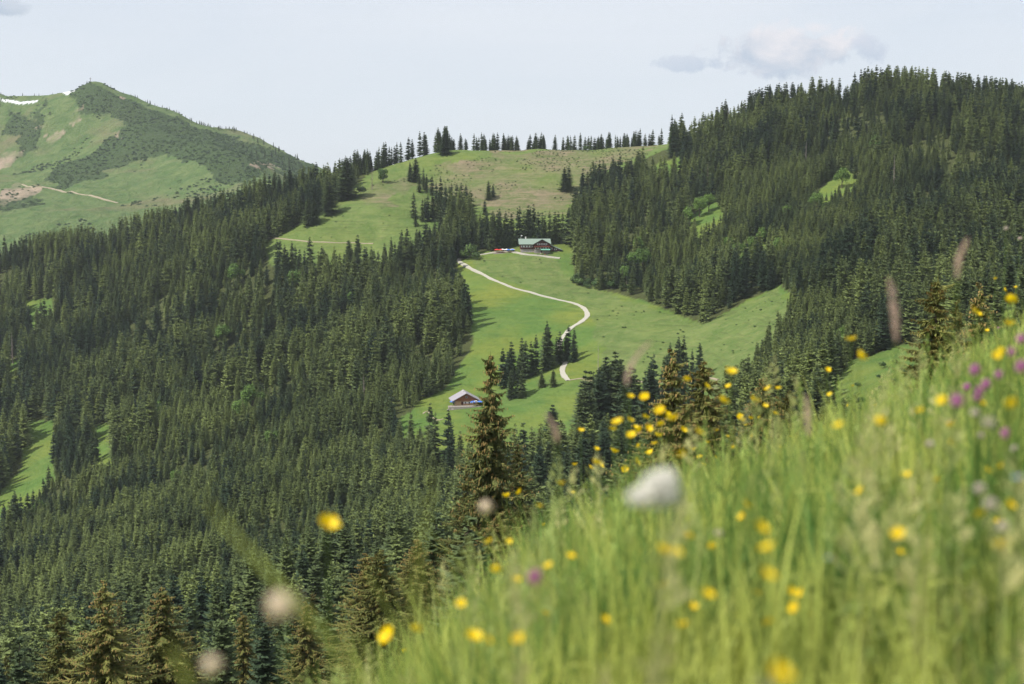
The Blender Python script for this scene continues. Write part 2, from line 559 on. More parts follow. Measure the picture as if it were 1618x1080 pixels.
Z = MH(X, Y)
MSHRUB = [
    [(118, 150), (150, 134), (220, 155), (310, 197), (450, 238), (515, 268), (500, 300), (430, 262), (395, 265), (330, 250), (290, 262), (250, 232), (200, 200), (170, 178), (130, 175)],
    [(70, 290), (110, 255), (165, 225), (215, 190), (300, 215), (400, 250), (395, 280), (330, 275), (300, 250), (230, 245), (160, 270), (110, 300)],
    [(0, 185), (60, 190), (40, 215), (0, 210)], [(350, 245), (420, 265), (390, 290), (330, 285)], [(0, 300), (50, 296), (60, 320), (0, 330)], [(60, 150), (20, 260), (40, 240), (60, 235)]]
MBARE = [[(70, 222), (98, 205), (105, 212), (80, 228)], [(66, 215), (74, 211), (76, 216), (68, 219)], [(110, 198), (128, 178), (130, 188), (116, 200)], [(183, 206), (190, 206), (190, 219), (184, 216)],
         [(52, 200), (66, 197), (64, 204), (53, 206)], [(0, 300), (50, 284), (62, 300), (30, 318), (0, 326)], [(394, 254), (420, 254), (440, 266), (420, 262)], [(193, 149), (203, 149), (202, 155), (192, 154)],
         [(118, 171), (130, 160), (132, 166), (120, 176)], [(0, 240), (40, 236), (20, 262), (0, 270)]]
MSNOW = [[(-20, 149), (10, 157), (30, 160), (58, 159), (55, 163), (25, 164), (0, 158), (-20, 153)], [(98, 147), (121, 142), (121, 145), (108, 150)]]


def mmask(x, y, z, polys, j):
    px, py = proj(x, y, z)
    n1 = fbm(x, y, 60, 4, .6); n2 = fbm(x + 500, y - 300, 60, 4, .6)
    px = px + j * n1; py = py + j * .6 * n2
    m = np.zeros(np.shape(x), bool)
    for p in polys: m |= inpoly(px, py, p)
    return m


zn = np.zeros(X.shape + (4,)); zn[..., 3] = 1
sh = mmask(X, Y, Z, MSHRUB, 14)
zn[..., 0] = mmask(X, Y, Z, MBARE, 9) * np.clip(.7 + .8 * fbm(X, Y, 30, 3), 0, 1)
zn[..., 1] = sh * .9
zn[..., 2] = mmask(X, Y, Z, MSNOW, 2.5)
mo = grid_obj('mountain', X, Y, Z, zn, mount_mat())
tag(mo, 'green grassy mountain with snow remnants and bare soil patches', 'mountain', kind='structure')


# ------------------------------------------------------------------ spruce meshes
def spruce_mesh(name, seed, h=24.0, r=3.4, nwh=26, per=7, seg=4, leafw=.9, twigs=2, droop=.35, base=.06, mat='spruce', top_pow=.8, cones=False, rag=.3, foli=1.0):
    rd = random.Random(seed)
    V = []; F = []; S = []; MI = []
    def tri(a, b, c, s):
        i = len(V); V.extend((a, b, c)); F.append((i, i + 1, i + 2)); S.append(s); MI.append(0)
    def quad(a, b, c, d, s, mi=0):
        i = len(V); V.extend((a, b, c, d)); F.append((i, i + 1, i + 2, i + 3)); S.append(s); MI.append(mi)
    for k in range(nwh):
        t = (k + rd.random() * .6) / nwh
        z0 = h * (base + (1 - base) * t)
        zj = .45 * h / nwh * (3.2 if cones else 1.2)
        L0 = r * max(.02, (1 - t)) ** top_pow * min(1, .55 + t * 4)
        n = per if t < .85 else max(3, per - 2)
        a0 = rd.random() * 6.28
        for j in range(n):
            if rd.random() > foli: continue
            a = a0 + 6.283 * (j + rd.uniform(-.25, .25)) / n
            L = L0 * rd.uniform(1 - rag, 1 + rag * .6)
            if L < .12: L = .12
            z0 += rd.uniform(-zj, zj)
            ca, sa = math.cos(a), math.sin(a)
            up = .25 * (t - .3) + rd.uniform(-.22, .16) * (1 if cones else .7)
            dr = droop * (1 - .6 * t) * rd.uniform(.7, 1.3)
            pts = []
            for q in range(seg + 1):
                u = q / seg
                pts.append((u * L, z0 + L * (up * u - dr * math.sin(u * 2.2) * .9 + .25 * dr * u * u)))
            wmax = leafw * (.35 + .65 * min(1, L / r * 1.6)); mainw = .4 if cones else 1.0
            bs = rd.random()
            for q in range(seg):
                u0, u1 = q / seg, (q + 1) / seg
                w0 = mainw * wmax * .5 * (1 - u0) ** .5 * (.55 + .45 * (u0 > 0)); w1 = mainw * wmax * .5 * (1 - u1) ** .5
                (d0, z_0), (d1, z_1) = pts[q], pts[q + 1]
                for sgn in (-1, 1):
                    dz0 = -w0 * rd.uniform(.25, .8); dz1 = -w1 * rd.uniform(.25, .8)
                    A = (ca * d0, sa * d0, z_0); B = (ca * d1, sa * d1, z_1)
                    Cc = (ca * d1 - sa * w1 * sgn, sa * d1 + ca * w1 * sgn, z_1 + dz1)
                    Dd = (ca * d0 - sa * w0 * sgn, sa * d0 + ca * w0 * sgn, z_0 + dz0)
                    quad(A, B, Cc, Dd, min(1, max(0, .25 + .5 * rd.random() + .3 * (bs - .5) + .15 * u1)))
                    for w in range(twigs):
                        u = rd.uniform(u0, u1); d = u * L; zz = z_0 + (z_1 - z_0) * (u - u0) / (u1 - u0)
                        tl = wmax * rd.uniform(.35, .8) * (1.15 - u)
                        tw = tl * (rd.uniform(.09, .2) if cones else rd.uniform(.16, .32))
                        ta = rd.uniform(.3, 1.25) * sgn
                        dx = math.cos(ta) * ca - math.sin(ta) * sa; dy = math.cos(ta) * sa + math.sin(ta) * ca
                        dn = rd.uniform(-1.6, .05) if cones else rd.uniform(-.75, .12)
                        P = (ca * d, sa * d, zz)
                        Q = (P[0] + dx * tl, P[1] + dy * tl, zz + dn * tl)
                        mid = (P[0] + dx * tl * .5 - dy * tw, P[1] + dy * tl * .5 + dx * tw, zz + dn * tl * .5 + tw * .5)
                        mid2 = (P[0] + dx * tl * .5 + dy * tw, P[1] + dy * tl * .5 - dx * tw, zz + dn * tl * .5 - tw * .9)
                        quad(P, mid, Q, mid2, min(1, max(0, rd.random() * .8 + .2 * u)))
                if cones and t > .25 and rd.random() < .75:
                    for w in range(cones):
                        u = rd.uniform(max(.3, u0), max(.35, u1)); d = u * L; zz = z_0 + (z_1 - z_0) * .5
                        ox, oy = rd.uniform(-.3, .3) * wmax, rd.uniform(-.3, .3) * wmax
                        cx, cy = ca * d + ox, sa * d + oy
                        cl = rd.uniform(.13, .2); cr = .035
                        zz -= rd.uniform(.0, .15)
                        quad((cx - cr, cy, zz), (cx, cy - cr, zz - cl), (cx + cr, cy, zz), (cx, cy + cr, zz + .04), .5, 1)
                        quad((cx, cy - cr, zz), (cx - cr, cy, zz - cl), (cx, cy + cr, zz), (cx + cr, cy, zz + .03), .5, 1)
    # leader
    for j in range(3):
        a = j * 2.1
        tri((0, 0, h * 1.02), (.09 * math.cos(a), .09 * math.sin(a), h * .965), (.09 * math.cos(a + 2), .09 * math.sin(a + 2), h * .965), .6)
    me = bpy.data.meshes.new(name)
    me.from_pydata(V, [], F)
    me.materials.append(M[mat])
    if cones:
        me.materials.append(M['cone'])
        me.polygons.foreach_set('material_index', np.array(MI, np.int32))
    at = me.attributes.new('leaf', 'FLOAT', 'FACE')
    at.data.foreach_set('value', np.array(S, np.float32))
    me.update()
    return me


def trunk_mesh(name, seed, h, r0, mat='bark', stubs=0):
    rd = random.Random(seed)
    mb = MB()
    pts = [(rd.uniform(-.05, .05) * (k > 0), rd.uniform(-.05, .05) * (k > 0), -.6 + (h * .985 + .6) * k / 8) for k in range(9)]
    mb.tube(pts, [r0 * (1.25 if k == 0 else 1) * (1 - k / 8.3) + .012 for k in range(9)], 8)
    for i in range(stubs):
        z = h * rd.uniform(.12, .97); a = rd.random() * 6.28; L = .115 * h * (1 - z / h) ** .6 * rd.uniform(.5, 1)
        mb.tube([(0, 0, z), (math.cos(a) * L, math.sin(a) * L, z - L * .25)], [.06, .015], 3)
    me = bpy.data.meshes.new(name)
    me.from_pydata(mb.v, [], mb.f)
    me.materials.append(M[mat])
    me.update()
    return me


FAR = [spruce_mesh('far_spruce_crown', 100 + i, r=[4.4, 3.8, 4.9, 4.2, 3.6, 4.6][i], nwh=[24, 26, 23, 27, 24, 25][i], per=7, seg=3, leafw=2.0, twigs=2, rag=.45, top_pow=[.65, .55, .72, .6, .62, .75][i]) for i in range(6)]
FART = [trunk_mesh('far_spruce_trunk', i, 24, .26) for i in range(2)]
MID = [spruce_mesh('spruce_crown', 200 + i, r=[4.7, 4.1, 5.0, 4.4][i], nwh=36, per=8, seg=4, leafw=1.5, twigs=2, rag=.4, top_pow=[.68, .58, .72, .62][i]) for i in range(4)]
NEAR = [spruce_mesh('coned_spruce_crown', 300 + i, r=[5.0, 5.8, 5.4, 4.8][i], nwh=66, per=7, seg=7, leafw=1.0, twigs=6, rag=.6, droop=.55, mat='coned', cones=2, top_pow=[.72, .8, .7, .6][i], foli=1.0) for i in range(4)]
NEART = [trunk_mesh('coned_spruce_trunk', 40 + i, 24, .3, stubs=30) for i in range(2)]
DEAD = [spruce_mesh('dead_crown', 400 + i, r=2.2, nwh=26, per=5, seg=3, leafw=.5, twigs=2, rag=.5, mat='dead', foli=.7) for i in range(2)]
DEADT = trunk_mesh('dead_trunk', 77, 24, .28, 'deadbark', stubs=60)


def broad_mesh(name, seed, h, r, n, leaf, mat, flat=1.0):
    """rounded crown of leaf clumps gathered round limb ends"""
    rd = random.Random(seed)
    V = []; F = []; S = []
    lobes = []
    for i in range(9):
        a = rd.random() * 6.28; e = rd.uniform(-.2, 1)
        rr = r * rd.uniform(.35, .62)
        lobes.append((math.cos(a) * (r - rr) * math.cos(e) * 1.1, math.sin(a) * (r - rr) * math.cos(e) * 1.1, h * .55 + (h * .42 - rr * .5) * math.sin(e) * flat, rr, rd.random()))
    for i in range(n):
        cx, cy, cz, rr, b = rd.choice(lobes)
        d = Vector((rd.gauss(0, 1), rd.gauss(0, 1), rd.gauss(0, .8))).normalized()
        q = rr * rd.uniform(.55, 1.08)
        p = Vector((cx, cy, cz)) + d * q
        if p.z < .1: p.z = .1 + rd.random() * .3
        nrm = (d + Vector((rd.gauss(0, .5), rd.gauss(0, .5), rd.gauss(0, .5) + .3))).normalized()
        t = nrm.orthogonal().normalized(); t.rotate(Matrix.Rotation(rd.random() * 6.28, 3, nrm)); c = nrm.cross(t)
        s = leaf * rd.uniform(.6, 1.3)
        k = len(V)
        V.extend([tuple(p + t * s), tuple(p + c * s * .6), tuple(p - t * s * .8), tuple(p - c * s * .7)])
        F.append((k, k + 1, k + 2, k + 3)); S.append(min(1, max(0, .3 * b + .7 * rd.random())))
    me = bpy.data.meshes.new(name)
    me.from_pydata(V, [], F)
    me.materials.append(M[mat])
    at = me.attributes.new('leaf', 'FLOAT', 'FACE'); at.data.foreach_set('value', np.array(S, np.float32))
    me.update()
    return me


BROAD = [broad_mesh('broadleaf_crown', 50 + i, 11, 4.2, 1500, .38, 'broad') for i in range(3)]
M['thicket'] = leafy('thicket_leaves', (.036, .068, .030), (.085, .135, .045), transl=.15)
SHRUB = [broad_mesh('shrub_crown', 60 + i, 3.2, 1.9, 420, .26, 'shrub', .8) for i in range(3)]
THICK = [broad_mesh('thicket_clump', 70 + i, 5.0, 4.6, 160, 1.0, 'thicket', .5) for i in range(3)]


def btrunk():
    mb = MB()
    mb.tube([(0, 0, -.5), (.05, 0, 3), (.1, .1, 7)], [.3, .2, .08], 7)
    for i in range(6):
        a = i * 1.05
        mb.tube([(0.05, 0, 2.6 + i * .4), (math.cos(a) * 2.2, math.sin(a) * 2.2, 5.5 + i * .4)], [.12, .03], 5)
    me = bpy.data.meshes.new('broadleaf_trunk'); me.from_pydata(mb.v, [], mb.f); me.materials.append(M['bark']); me.update()
    return me


BTR = btrunk()
n_tree = {}


def put_tree(kind, x, y, z, h, rz, label, group=None, crown=None, trunk=None, base_h=24.0, tint=None, cat='tree', wid=1.0, tilt=(0, 0)):
    t = empty(kind, (x, y, z - .15), rz, label, cat, group)
    s = h / base_h
    t.scale = (s * wid, s * wid, s)
    t.rotation_euler = (tilt[0], tilt[1], rz)
    tint = random.random() if tint is None else tint
    for nm, me in (('crown', crown), ('trunk', trunk)):
        if me is None: continue
        o = bpy.data.objects.new(nm, me)
        C.objects.link(o); o.parent = t
        o['tint'] = float(tint)
    n_tree[kind] = n_tree.get(kind, 0) + 1
    return t


# ------------------------------------------------------------------ instancing of uncountable stuff
def scatter(name, mat, pts, scales, rots, idx, tints, protos, label, cat):
    """pts Nx3; protos: list of mesh lists. One object of kind stuff."""
    col = bpy.data.collections.new(name + '_kinds')
    for i, ms in enumerate(protos):
        bm = bmesh.new()
        mats = []
        base = bpy.data.meshes.new('%s_kind_%02d' % (name, i))
        # join the meshes of a prototype
        V = []; F = []; S = []; MI = []
        for me in ms:
            off = len(V)
            V.extend([tuple(v.co) for v in me.vertices])
            at = me.attributes.get('leaf')
            for p in me.polygons:
                F.append(tuple(off + k for k in p.vertices))
                S.append(at.data[p.index].value if at else .5)
                MI.append(len(mats) + p.material_index)
            mats += list(me.materials)
        bm.free()
        base.from_pydata(V, [], F)
        for m_ in mats: base.materials.append(m_)
        base.polygons.foreach_set('material_index', np.array(MI, np.int32))
        a = base.attributes.new('leaf', 'FLOAT', 'FACE'); a.data.foreach_set('value', np.array(S, np.float32))
        base.update()
        col.objects.link(bpy.data.objects.new('%s_%02d' % (name, i), base))
    me = bpy.data.meshes.new(name)
    pts = np.asarray(pts, float)
    me.vertices.add(len(pts)); me.vertices.foreach_set('co', pts.ravel())
    for nm, ty, arr in (('sc', 'FLOAT_VECTOR', scales), ('ro', 'FLOAT_VECTOR', rots), ('tint', 'FLOAT', tints)):
        a = me.attributes.new(nm, ty, 'POINT')
        a.data.foreach_set('vector' if ty == 'FLOAT_VECTOR' else 'value', np.asarray(arr, np.float32).ravel())
    a = me.attributes.new('ix', 'INT', 'POINT'); a.data.foreach_set('value', np.asarray(idx, np.int32))
    me.update()
    o = bpy.data.objects.new(name, me); C.objects.link(o)
    tag(o, label, cat, kind='stuff')
    ng = bpy.data.node_groups.new(name + '_nodes', 'GeometryNodeTree')
    ng.interface.new_socket('Geometry', in_out='INPUT', socket_type='NodeSocketGeometry')
    ng.interface.new_socket('Geometry', in_out='OUTPUT', socket_type='NodeSocketGeometry')
    gi = ng.nodes.new('NodeGroupInput'); go = ng.nodes.new('NodeGroupOutput')
    ci = ng.nodes.new('GeometryNodeCollectionInfo'); ci.inputs['Collection'].default_value = col
    ci.inputs['Separate Children'].default_value = True; ci.inputs['Reset Children'].default_value = True
    ip = ng.nodes.new('GeometryNodeInstanceOnPoints'); ip.inputs['Pick Instance'].default_value = True
    def attr(nm, ty):
        n = ng.nodes.new('GeometryNodeInputNamedAttribute'); n.data_type = ty; n.inputs['Name'].default_value = nm
        return [s for s in n.outputs if s.enabled][0]
    L = ng.links.new
    L(gi.outputs[0], ip.inputs['Points']); L(ci.outputs[0], ip.inputs['Instance'])
    L(attr('ix', 'INT'), ip.inputs['Instance Index'])
    L(attr('ro', 'FLOAT_VECTOR'), ip.inputs['Rotation']); L(attr('sc', 'FLOAT_VECTOR'), ip.inputs['Scale'])
    L(ip.outputs[0], go.inputs[0])
    md = o.modifiers.new('scatter', 'NODES'); md.node_group = ng
    return o


# ------------------------------------------------------------------ THE FOREST: candidate spruces
def jgrid(x0, x1, y0, y1, s):
    xs = np.arange(x0, x1, s); ys = np.arange(y0, y1, s)
    a, b = np.meshgrid(xs, ys)
    a = a.ravel() + rng.uniform(-.46, .46, a.size) * s; b = b.ravel() + rng.uniform(-.46, .46, b.size) * s
    return a, b


def zone_trees(s, which, hlo, hhi, tlo, thi):
    x, y = jgrid(-720, 720, 262, 1460, s)
    z = H(x, y)
    px, py = proj(x, y, z)
    ok = (px > -130) & (px < 1750) & (py < 1500)
    x, y, z, px, py = x[ok], y[ok], z[ok], px[ok], py[ok]
    jx = px + 3 * fbm(x, y, 25, 2); jy = py + 3 * fbm(x + 99, y, 25, 2)
    mead = np.zeros(x.shape, bool)
    for p in MEADOW: mead |= inpoly(jx, jy, p)
    yg = np.zeros(x.shape, bool)
    for p in YOUNG: yg |= inpoly(jx + 14 * fbm(x, y, 60, 3), jy + 12 * fbm(x + 50, y + 9, 60, 3), p)
    lt = np.zeros(x.shape, bool)
    for p in LIGHTY: lt |= inpoly(jx, jy, p)
    ok = ~mead
    if which == 'young': ok &= yg
    elif which == 'light': ok &= (lt & ~yg)
    else: ok &= ~yg & ~lt
    # behind the crest trees thin out
    x, y, z, px, py = x[ok], y[ok], z[ok], px[ok], py[ok]
    d = fbm(x, y, 45, 4, .6)
    keep = rng.random(len(x)) < np.clip(1.25 + d * 1.1, .62, 1)
    x, y, z, px, py, d = x[keep], y[keep], z[keep], px[keep], py[keep], d[keep]
    h = hlo + (hhi - hlo) * np.clip(.52 + .75 * d + rng.normal(0, .26, len(x)), 0, 1)
    t = np.clip(tlo + (thi - tlo) * (.5 + .6 * fbm(x + 700, y, 30, 3)) + rng.normal(0, .24, len(x)), 0, 1)
    return np.stack([x, y, z, h, t, px, py], 1)


cand = np.concatenate([
    zone_trees(6.7, 'mature', 12, 27, -.1, 1.0),
    zone_trees(4.9, 'young', 9, 17, .2, 1.0),
    zone_trees(5.4, 'light', 9, 18, .4, 1),
])
# keep only what could be seen: hide those whose top lies well behind ground
def top_seen(x, y, z, h):
    _, pyt = proj(x, y, z + h)
    vis = np.ones(len(x), bool)
    for f in np.linspace(.3, .97, 24):
        zz = H(x * f, y * f)
        line = (z + h) * f
        vis &= zz < line + 1.0
    return vis


seen = top_seen(cand[:, 0], cand[:, 1], cand[:, 2], cand[:, 3])
cand = cand[seen]
# saddle trees are small
sad = (cand[:, 5] > 640) & (cand[:, 5] < 1060) & (cand[:, 1] > 1200)
cand = cand[~sad]
print('forest candidates', len(cand))

singles = []   # (kind, x, y, z, h, tint, label, group, wid)


def lab(px, py, hpx, label, group=None, tint=None, d0=240, wid=1.0, kind='spruce'):
    x, y, z = hit(px, py, d0)
    h = hpx * (y * cT - z * sT) / FPX
    singles.append((kind, x, y, z, h, random.uniform(.0, .35) if tint is None else tint, label, group, wid))


def row(pts, n, hpx, label, group, seed=0, tint=None, d0=240, spread=4, kind='spruce'):
    rd = random.Random(seed)
    for i in range(n):
        t = (i + rd.uniform(.1, .9)) / n * (len(pts) - 1)
        k = min(int(t), len(pts) - 2); f = t - k
        px = pts[k][0] * (1 - f) + pts[k + 1][0] * f + rd.uniform(-2, 2)
        py = pts[k][1] * (1 - f) + pts[k + 1][1] * f + rd.uniform(-spread, spread)
        lab(px, py, rd.uniform(*hpx), label, group, None if tint is None else rd.uniform(*tint), d0, kind=kind)


def ridgerow(x0, x1, n, hpx, label, group, seed=0, dback=(0, 22)):
    rd = random.Random(seed)
    cl_ = [rd.uniform(x0, x1) for _ in range(max(3, n // 5))]
    for i in range(n):
        px = min(x1, max(x0, rd.choice(cl_) + rd.gauss(0, 4.5))) if rd.random() < .7 else rd.uniform(x0, x1)
        x, y, z = ridge(px)
        k = 1 + rd.uniform(*dback) / y
        x, y = x * k, y * k; z = h1(x, y)
        h = rd.uniform(*hpx) * y / FPX
        singles.append(('spruce', x, y, z, h, rd.uniform(.05, .4), label, group, 1.0))


# free-standing spruces, each by its own look and place
lab(657, 287, 38, 'full dark spruce standing alone on the spur meadow below the crest', wid=1.5)
lab(648, 286, 30, 'slimmer spruce touching the full one below the crest meadow')
lab(488, 356, 44, 'pair of dark spruces at the lower spur meadow, the one nearer the forest', wid=1.3)
lab(497, 355, 40, 'pair of dark spruces at the lower spur meadow, the one farther from the forest', wid=1.2)
lab(521, 340, 52, 'broad dark spruce standing by itself halfway up the spur meadow', wid=1.5)
lab(549, 315, 66, 'tallest spruce at the upper edge of the spur meadow', wid=1.5)
lab(704, 244, 34, 'wide dark spruce at the crest where the ridge line breaks', wid=1.7)
lab(892, 302, 38, 'two joined spruces on the bowl slope, the nearer one', wid=1.2)
lab(899, 299, 36, 'two joined spruces on the bowl slope, the farther one', wid=1.2)
lab(772, 316, 30, 'small spruce standing in the middle of the brown bowl')
lab(779, 312, 20, 'tiny thin spruce beside the small one in the brown bowl')
lab(766, 340, 24, 'small spruce above the tree row behind the inn', )
lab(873, 714, 76, 'lone dark spruce on the lowest meadow below the road', wid=1.25)
lab(885, 735, 52, 'smaller spruce just below the lone dark one on the lowest meadow', wid=1.1)
lab(856, 612, 24, 'small round spruce below the roadside clump, the left of two', tint=.6, wid=1.5)
lab(874, 612, 28, 'small round spruce below the roadside clump, the right of two', tint=.6, wid=1.5)
row([(862, 588), (870, 575)], 3, (62, 74), 'dark spruce in the tight roadside clump on the hut meadow', 'roadside clump of spruces', 3)
row([(880, 572), (912, 570)], 6, (36, 58), 'dark spruce in the tight roadside clump on the hut meadow', 'roadside clump of spruces', 4)
row([(792, 612), (815, 600), (850, 590)], 10, (36, 66), 'dark spruce in the group between hut and roadside clump', 'spruces between hut and road', 5)
row([(800, 632), (828, 628)], 4, (44, 54), 'dark spruce in the group between hut and roadside clump', 'spruces between hut and road', 6)
row([(662, 300), (690, 322), (725, 330), (740, 334)], 15, (28, 44), 'dark spruce in the belt crossing the upper spur meadow', 'belt of spruces on the upper spur meadow', 7, spread=8)
row([(650, 350), (690, 352), (712, 338)], 12, (28, 46), 'dark spruce at the foot of the belt on the upper spur meadow', 'spruces at the foot of the belt', 8, spread=8)
row([(770, 398), (800, 388), (850, 384), (905, 380)], 26, (44, 64), 'tall spruce in the row right behind the mountain inn', 'spruces behind the inn', 9, spread=5, tint=(.1, .45))
row([(722, 408), (750, 400)], 7, (40, 56), 'spruce at the forest corner above the bend where the road ends', 'spruces at the road corner', 10, spread=6)
row([(1050, 610), (1080, 600), (1110, 605)], 9, (50, 70), 'dark spruce in the clump rising behind the coned spruces', 'clump behind the coned spruces', 12, spread=6)
row([(918, 722), (950, 700), (1000, 690), (1100, 680)], 52, (84, 128), 'tall dark spruce in the stand below the hut meadow', 'stand below the hut meadow', 13, spread=14)
row([(235, 345), (265, 335)], 4, (18, 26), 'small spruce on the far spur crest before the mountain', 'small spruces on the spur crest', 14, d0=900)
lab(297, 345, 46, 'broad spruce on the far spur crest, taller neighbour', d0=900, wid=1.3)
lab(311, 340, 42, 'broad spruce on the far spur crest, shorter neighbour', d0=900, wid=1.3)
lab(345, 335, 34, 'single spruce on the far spur crest, apart from the broad pair', d0=900)
row([(175, 385), (190, 385)], 3, (30, 40), 'spruce in the small trio standing off the forest edge under the mountain', 'trio of spruces under the mountain', 15, d0=900)
ridgerow(702, 786, 32, (16, 30), 'small spruce on the saddle crest next to the sky gap', 'crest spruces by the sky gap', 20)
ridgerow(796, 1060, 112, (14, 29), 'small spruce in the long row along the brown saddle crest', 'crest spruces above the brown bowl', 21, (0, 30))
ridgerow(560, 706, 52, (28, 42), 'spruce in the crest row above the spur meadow', 'crest spruces above the spur meadow', 22, (-4, 14))
ridgerow(1058, 1150, 22, (26, 46), 'spruce in the open row where the crest climbs to the wooded hill', 'crest spruces on the climb', 23)

# near slope: old coned spruces just below the flower meadow
PROF = [(-60, 960), (0, 965), (60, 950), (160, 925), (200, 960), (250, 925), (300, 960), (380, 915), (450, 905), (520, 880), (570, 840), (600, 850), (640, 830), (690, 790), (740, 760), (800, 760), (850, 770), (950, 760), (1000, 690), (1040, 620),
        (1080, 575), (1120, 575), (1180, 620), (1240, 615), (1290, 640), (1330, 660), (1345, 690), (1420, 680), (1455, 600), (1480, 445), (1520, 470), (1560, 450), (1618, 470), (1700, 430)]


def prof(px): return float(np.interp(px, [p[0] for p in PROF], [p[1] for p in PROF]))


def near_spruce(px, pytop, D, label, group=None, var=0, wid=1.0, tint=.5, coned=True):
    x, y, zt = W(px, pytop, D)
    z = h1(x, y)
    h = zt - z
    if h < 4: return
    crown = NEAR[var % 4] if coned else MID[var % 4]
    put_tree('coned_spruce' if coned else 'spruce', x, y, z, h, random.random() * 6.28, label, group, crown, NEART[var % 2], tint=tint, wid=wid * min(1.5, max(.75, 22 / h)))


near_spruce(775, 558, 118, 'tall ragged spruce loaded with brown cones rising in front of the hut', var=0, wid=1.2, tint=.4)
near_spruce(818, 702, 128, 'lower coned spruce leaning against the tall ragged one', var=2, tint=.3)
near_spruce(738, 745, 122, 'short coned spruce at the foot of the tall ragged one', var=1, tint=.4)
near_spruce(1062, 562, 96, 'bushy golden coned spruce at the top of the meadow edge, the higher one', var=1, wid=1.5, tint=.9)
near_spruce(1112, 572, 100, 'bushy golden coned spruce next to the higher one at the meadow edge', var=2, wid=1.45, tint=.85)
near_spruce(1085, 640, 90, 'low golden spruce filling between the two bushy ones', var=3, wid=1.2, tint=.9)
near_spruce(1205, 600, 98, 'dull coned spruce below the wooded hill, near the feathery grass spike', var=3, wid=1.1, tint=.5)
near_spruce(1248, 612, 105, 'dull coned spruce below the wooded hill, the thinner neighbour', var=0, tint=.4)
near_spruce(1296, 655, 92, 'small coned spruce just above the meadow crest', var=2, tint=.4)
near_spruce(1482, 440, 88, 'loose yellowish coned spruce beside the brown heath knoll', var=0, wid=1.35, tint=.95)
near_spruce(1548, 455, 84, 'yellow green coned spruce standing in front of the loose one', var=1, wid=1.1, tint=1.0)
near_spruce(1600, 500, 80, 'coned spruce half sunk behind the flower meadow at the frame edge', var=2, tint=.9)
near_spruce(162, 925, 104, 'yellowish coned spruce with a clear pointed top in the lowest corner', var=1, wid=1.55, tint=.85)
near_spruce(256, 930, 110, 'coned spruce with the rounded top next to the pointed one', var=2, wid=1.5, tint=.55)
near_spruce(95, 962, 120, 'shorter coned spruce on the outer side of the pointed one', var=0, wid=1.4, tint=.5)
near_spruce(598, 858, 128, 'dark green spruce with spread branches rising over the blurred stalks', var=1, tint=.3, coned=False, wid=1.15)
rd = random.Random(5)
placed = [(o.location.x, o.location.y) for o in C.objects if o.name.startswith(('coned_spruce', 'spruce'))]
tries = 0
while tries < 900:
    tries += 1
    D = rd.uniform(95, 262); px = rd.uniform(-60, 1690)
    x = (px - 809) / FPX * D
    if D < 150 and px < 560: continue
    if any((x - a) ** 2 + (D - b) ** 2 < (5.2 + (D - 90) * .010) ** 2 for a, b in placed): continue
    z = h1(x, D)
    k = D
    pt = prof(px) + rd.uniform(6, 60)
    zt = W(px, pt, D)[2]
    h = min(zt - z, rd.uniform(15, 25))
    if h < 6: continue
    sil = float(np.interp(px, [0, 400, 600, 700, 800, 860, 1100, 1400, 1618], [1100, 1080, 1000, 900, 830, 790, 710, 640, 500]))
    if W(px, 500, D)[0] and proj(x, D, z + h)[1] > sil - 8: continue
    placed.append((x, D))
    con = rd.random() < (.6 if D < 170 else .22)
    if con:
        side = 'on the slope below the flower meadow'
        lbl = 'olive coned spruce among the crowded old trees ' + side; grp = 'old coned spruces below the flower meadow'
    else:
        lbl = 'dark green spruce among the crowded old trees on the slope below the flower meadow'; grp = 'green spruces below the flower meadow'
    put_tree('coned_spruce' if con else 'spruce', x, D, z, h, rd.random() * 6.28, lbl, grp, (NEAR if con else MID)[rd.randrange(4)], NEART[rd.randrange(2)],
             tint=rd.uniform(.2, .8) if con else rd.uniform(0, .5), wid=min(1.7, max(1.05, 24 / h)))
print('near trees', len(placed), n_tree)

def vis_size(x, y, z, h):
    px, py = proj(x, y, z + h)
    return h / y * float(3 < px < 1612)


named = [q for q in singles if q[7] is None]
pool = [q for q in singles if q[7] is not None]
_px, _pt = proj(cand[:, 0], cand[:, 1], cand[:, 2] + cand[:, 3])
_prf = np.interp(_px, [p[0] for p in PROF], [p[1] for p in PROF])
_ok = (_px > 5) & (_px < 1610) & (_pt < np.minimum(1070, _prf - 10))
room = 297 - n_tree.get('spruce', 0) - len(named)
allsz = [(vis_size(*q[1:5]), 0, i) for i, q in enumerate(pool)] + [(cand[i, 3] / cand[i, 1], 1, i) for i in range(len(cand)) if _ok[i]]
allsz.sort(reverse=True)
top_ = allsz[:max(0, room)]
take_pool = {i for _, w_, i in top_ if w_ == 0}; pick = np.array([i for _, w_, i in top_ if w_ == 1], int)
left_over = [q for i, q in enumerate(pool) if i not in take_pool]
print('named', len(named), 'room', room, 'pool', len(pool), 'taken', len(take_pool), 'forest', len(pick))
for (k, x, y, z, h, t, l, g, w) in named + [pool[i] for i in sorted(take_pool)]:
    i = random.randrange(4)
    put_tree('spruce', x, y, z, h, random.random() * 6.28, l, g, MID[i], FART[i % 2], tint=t, wid=w * random.uniform(1.35, 1.7))

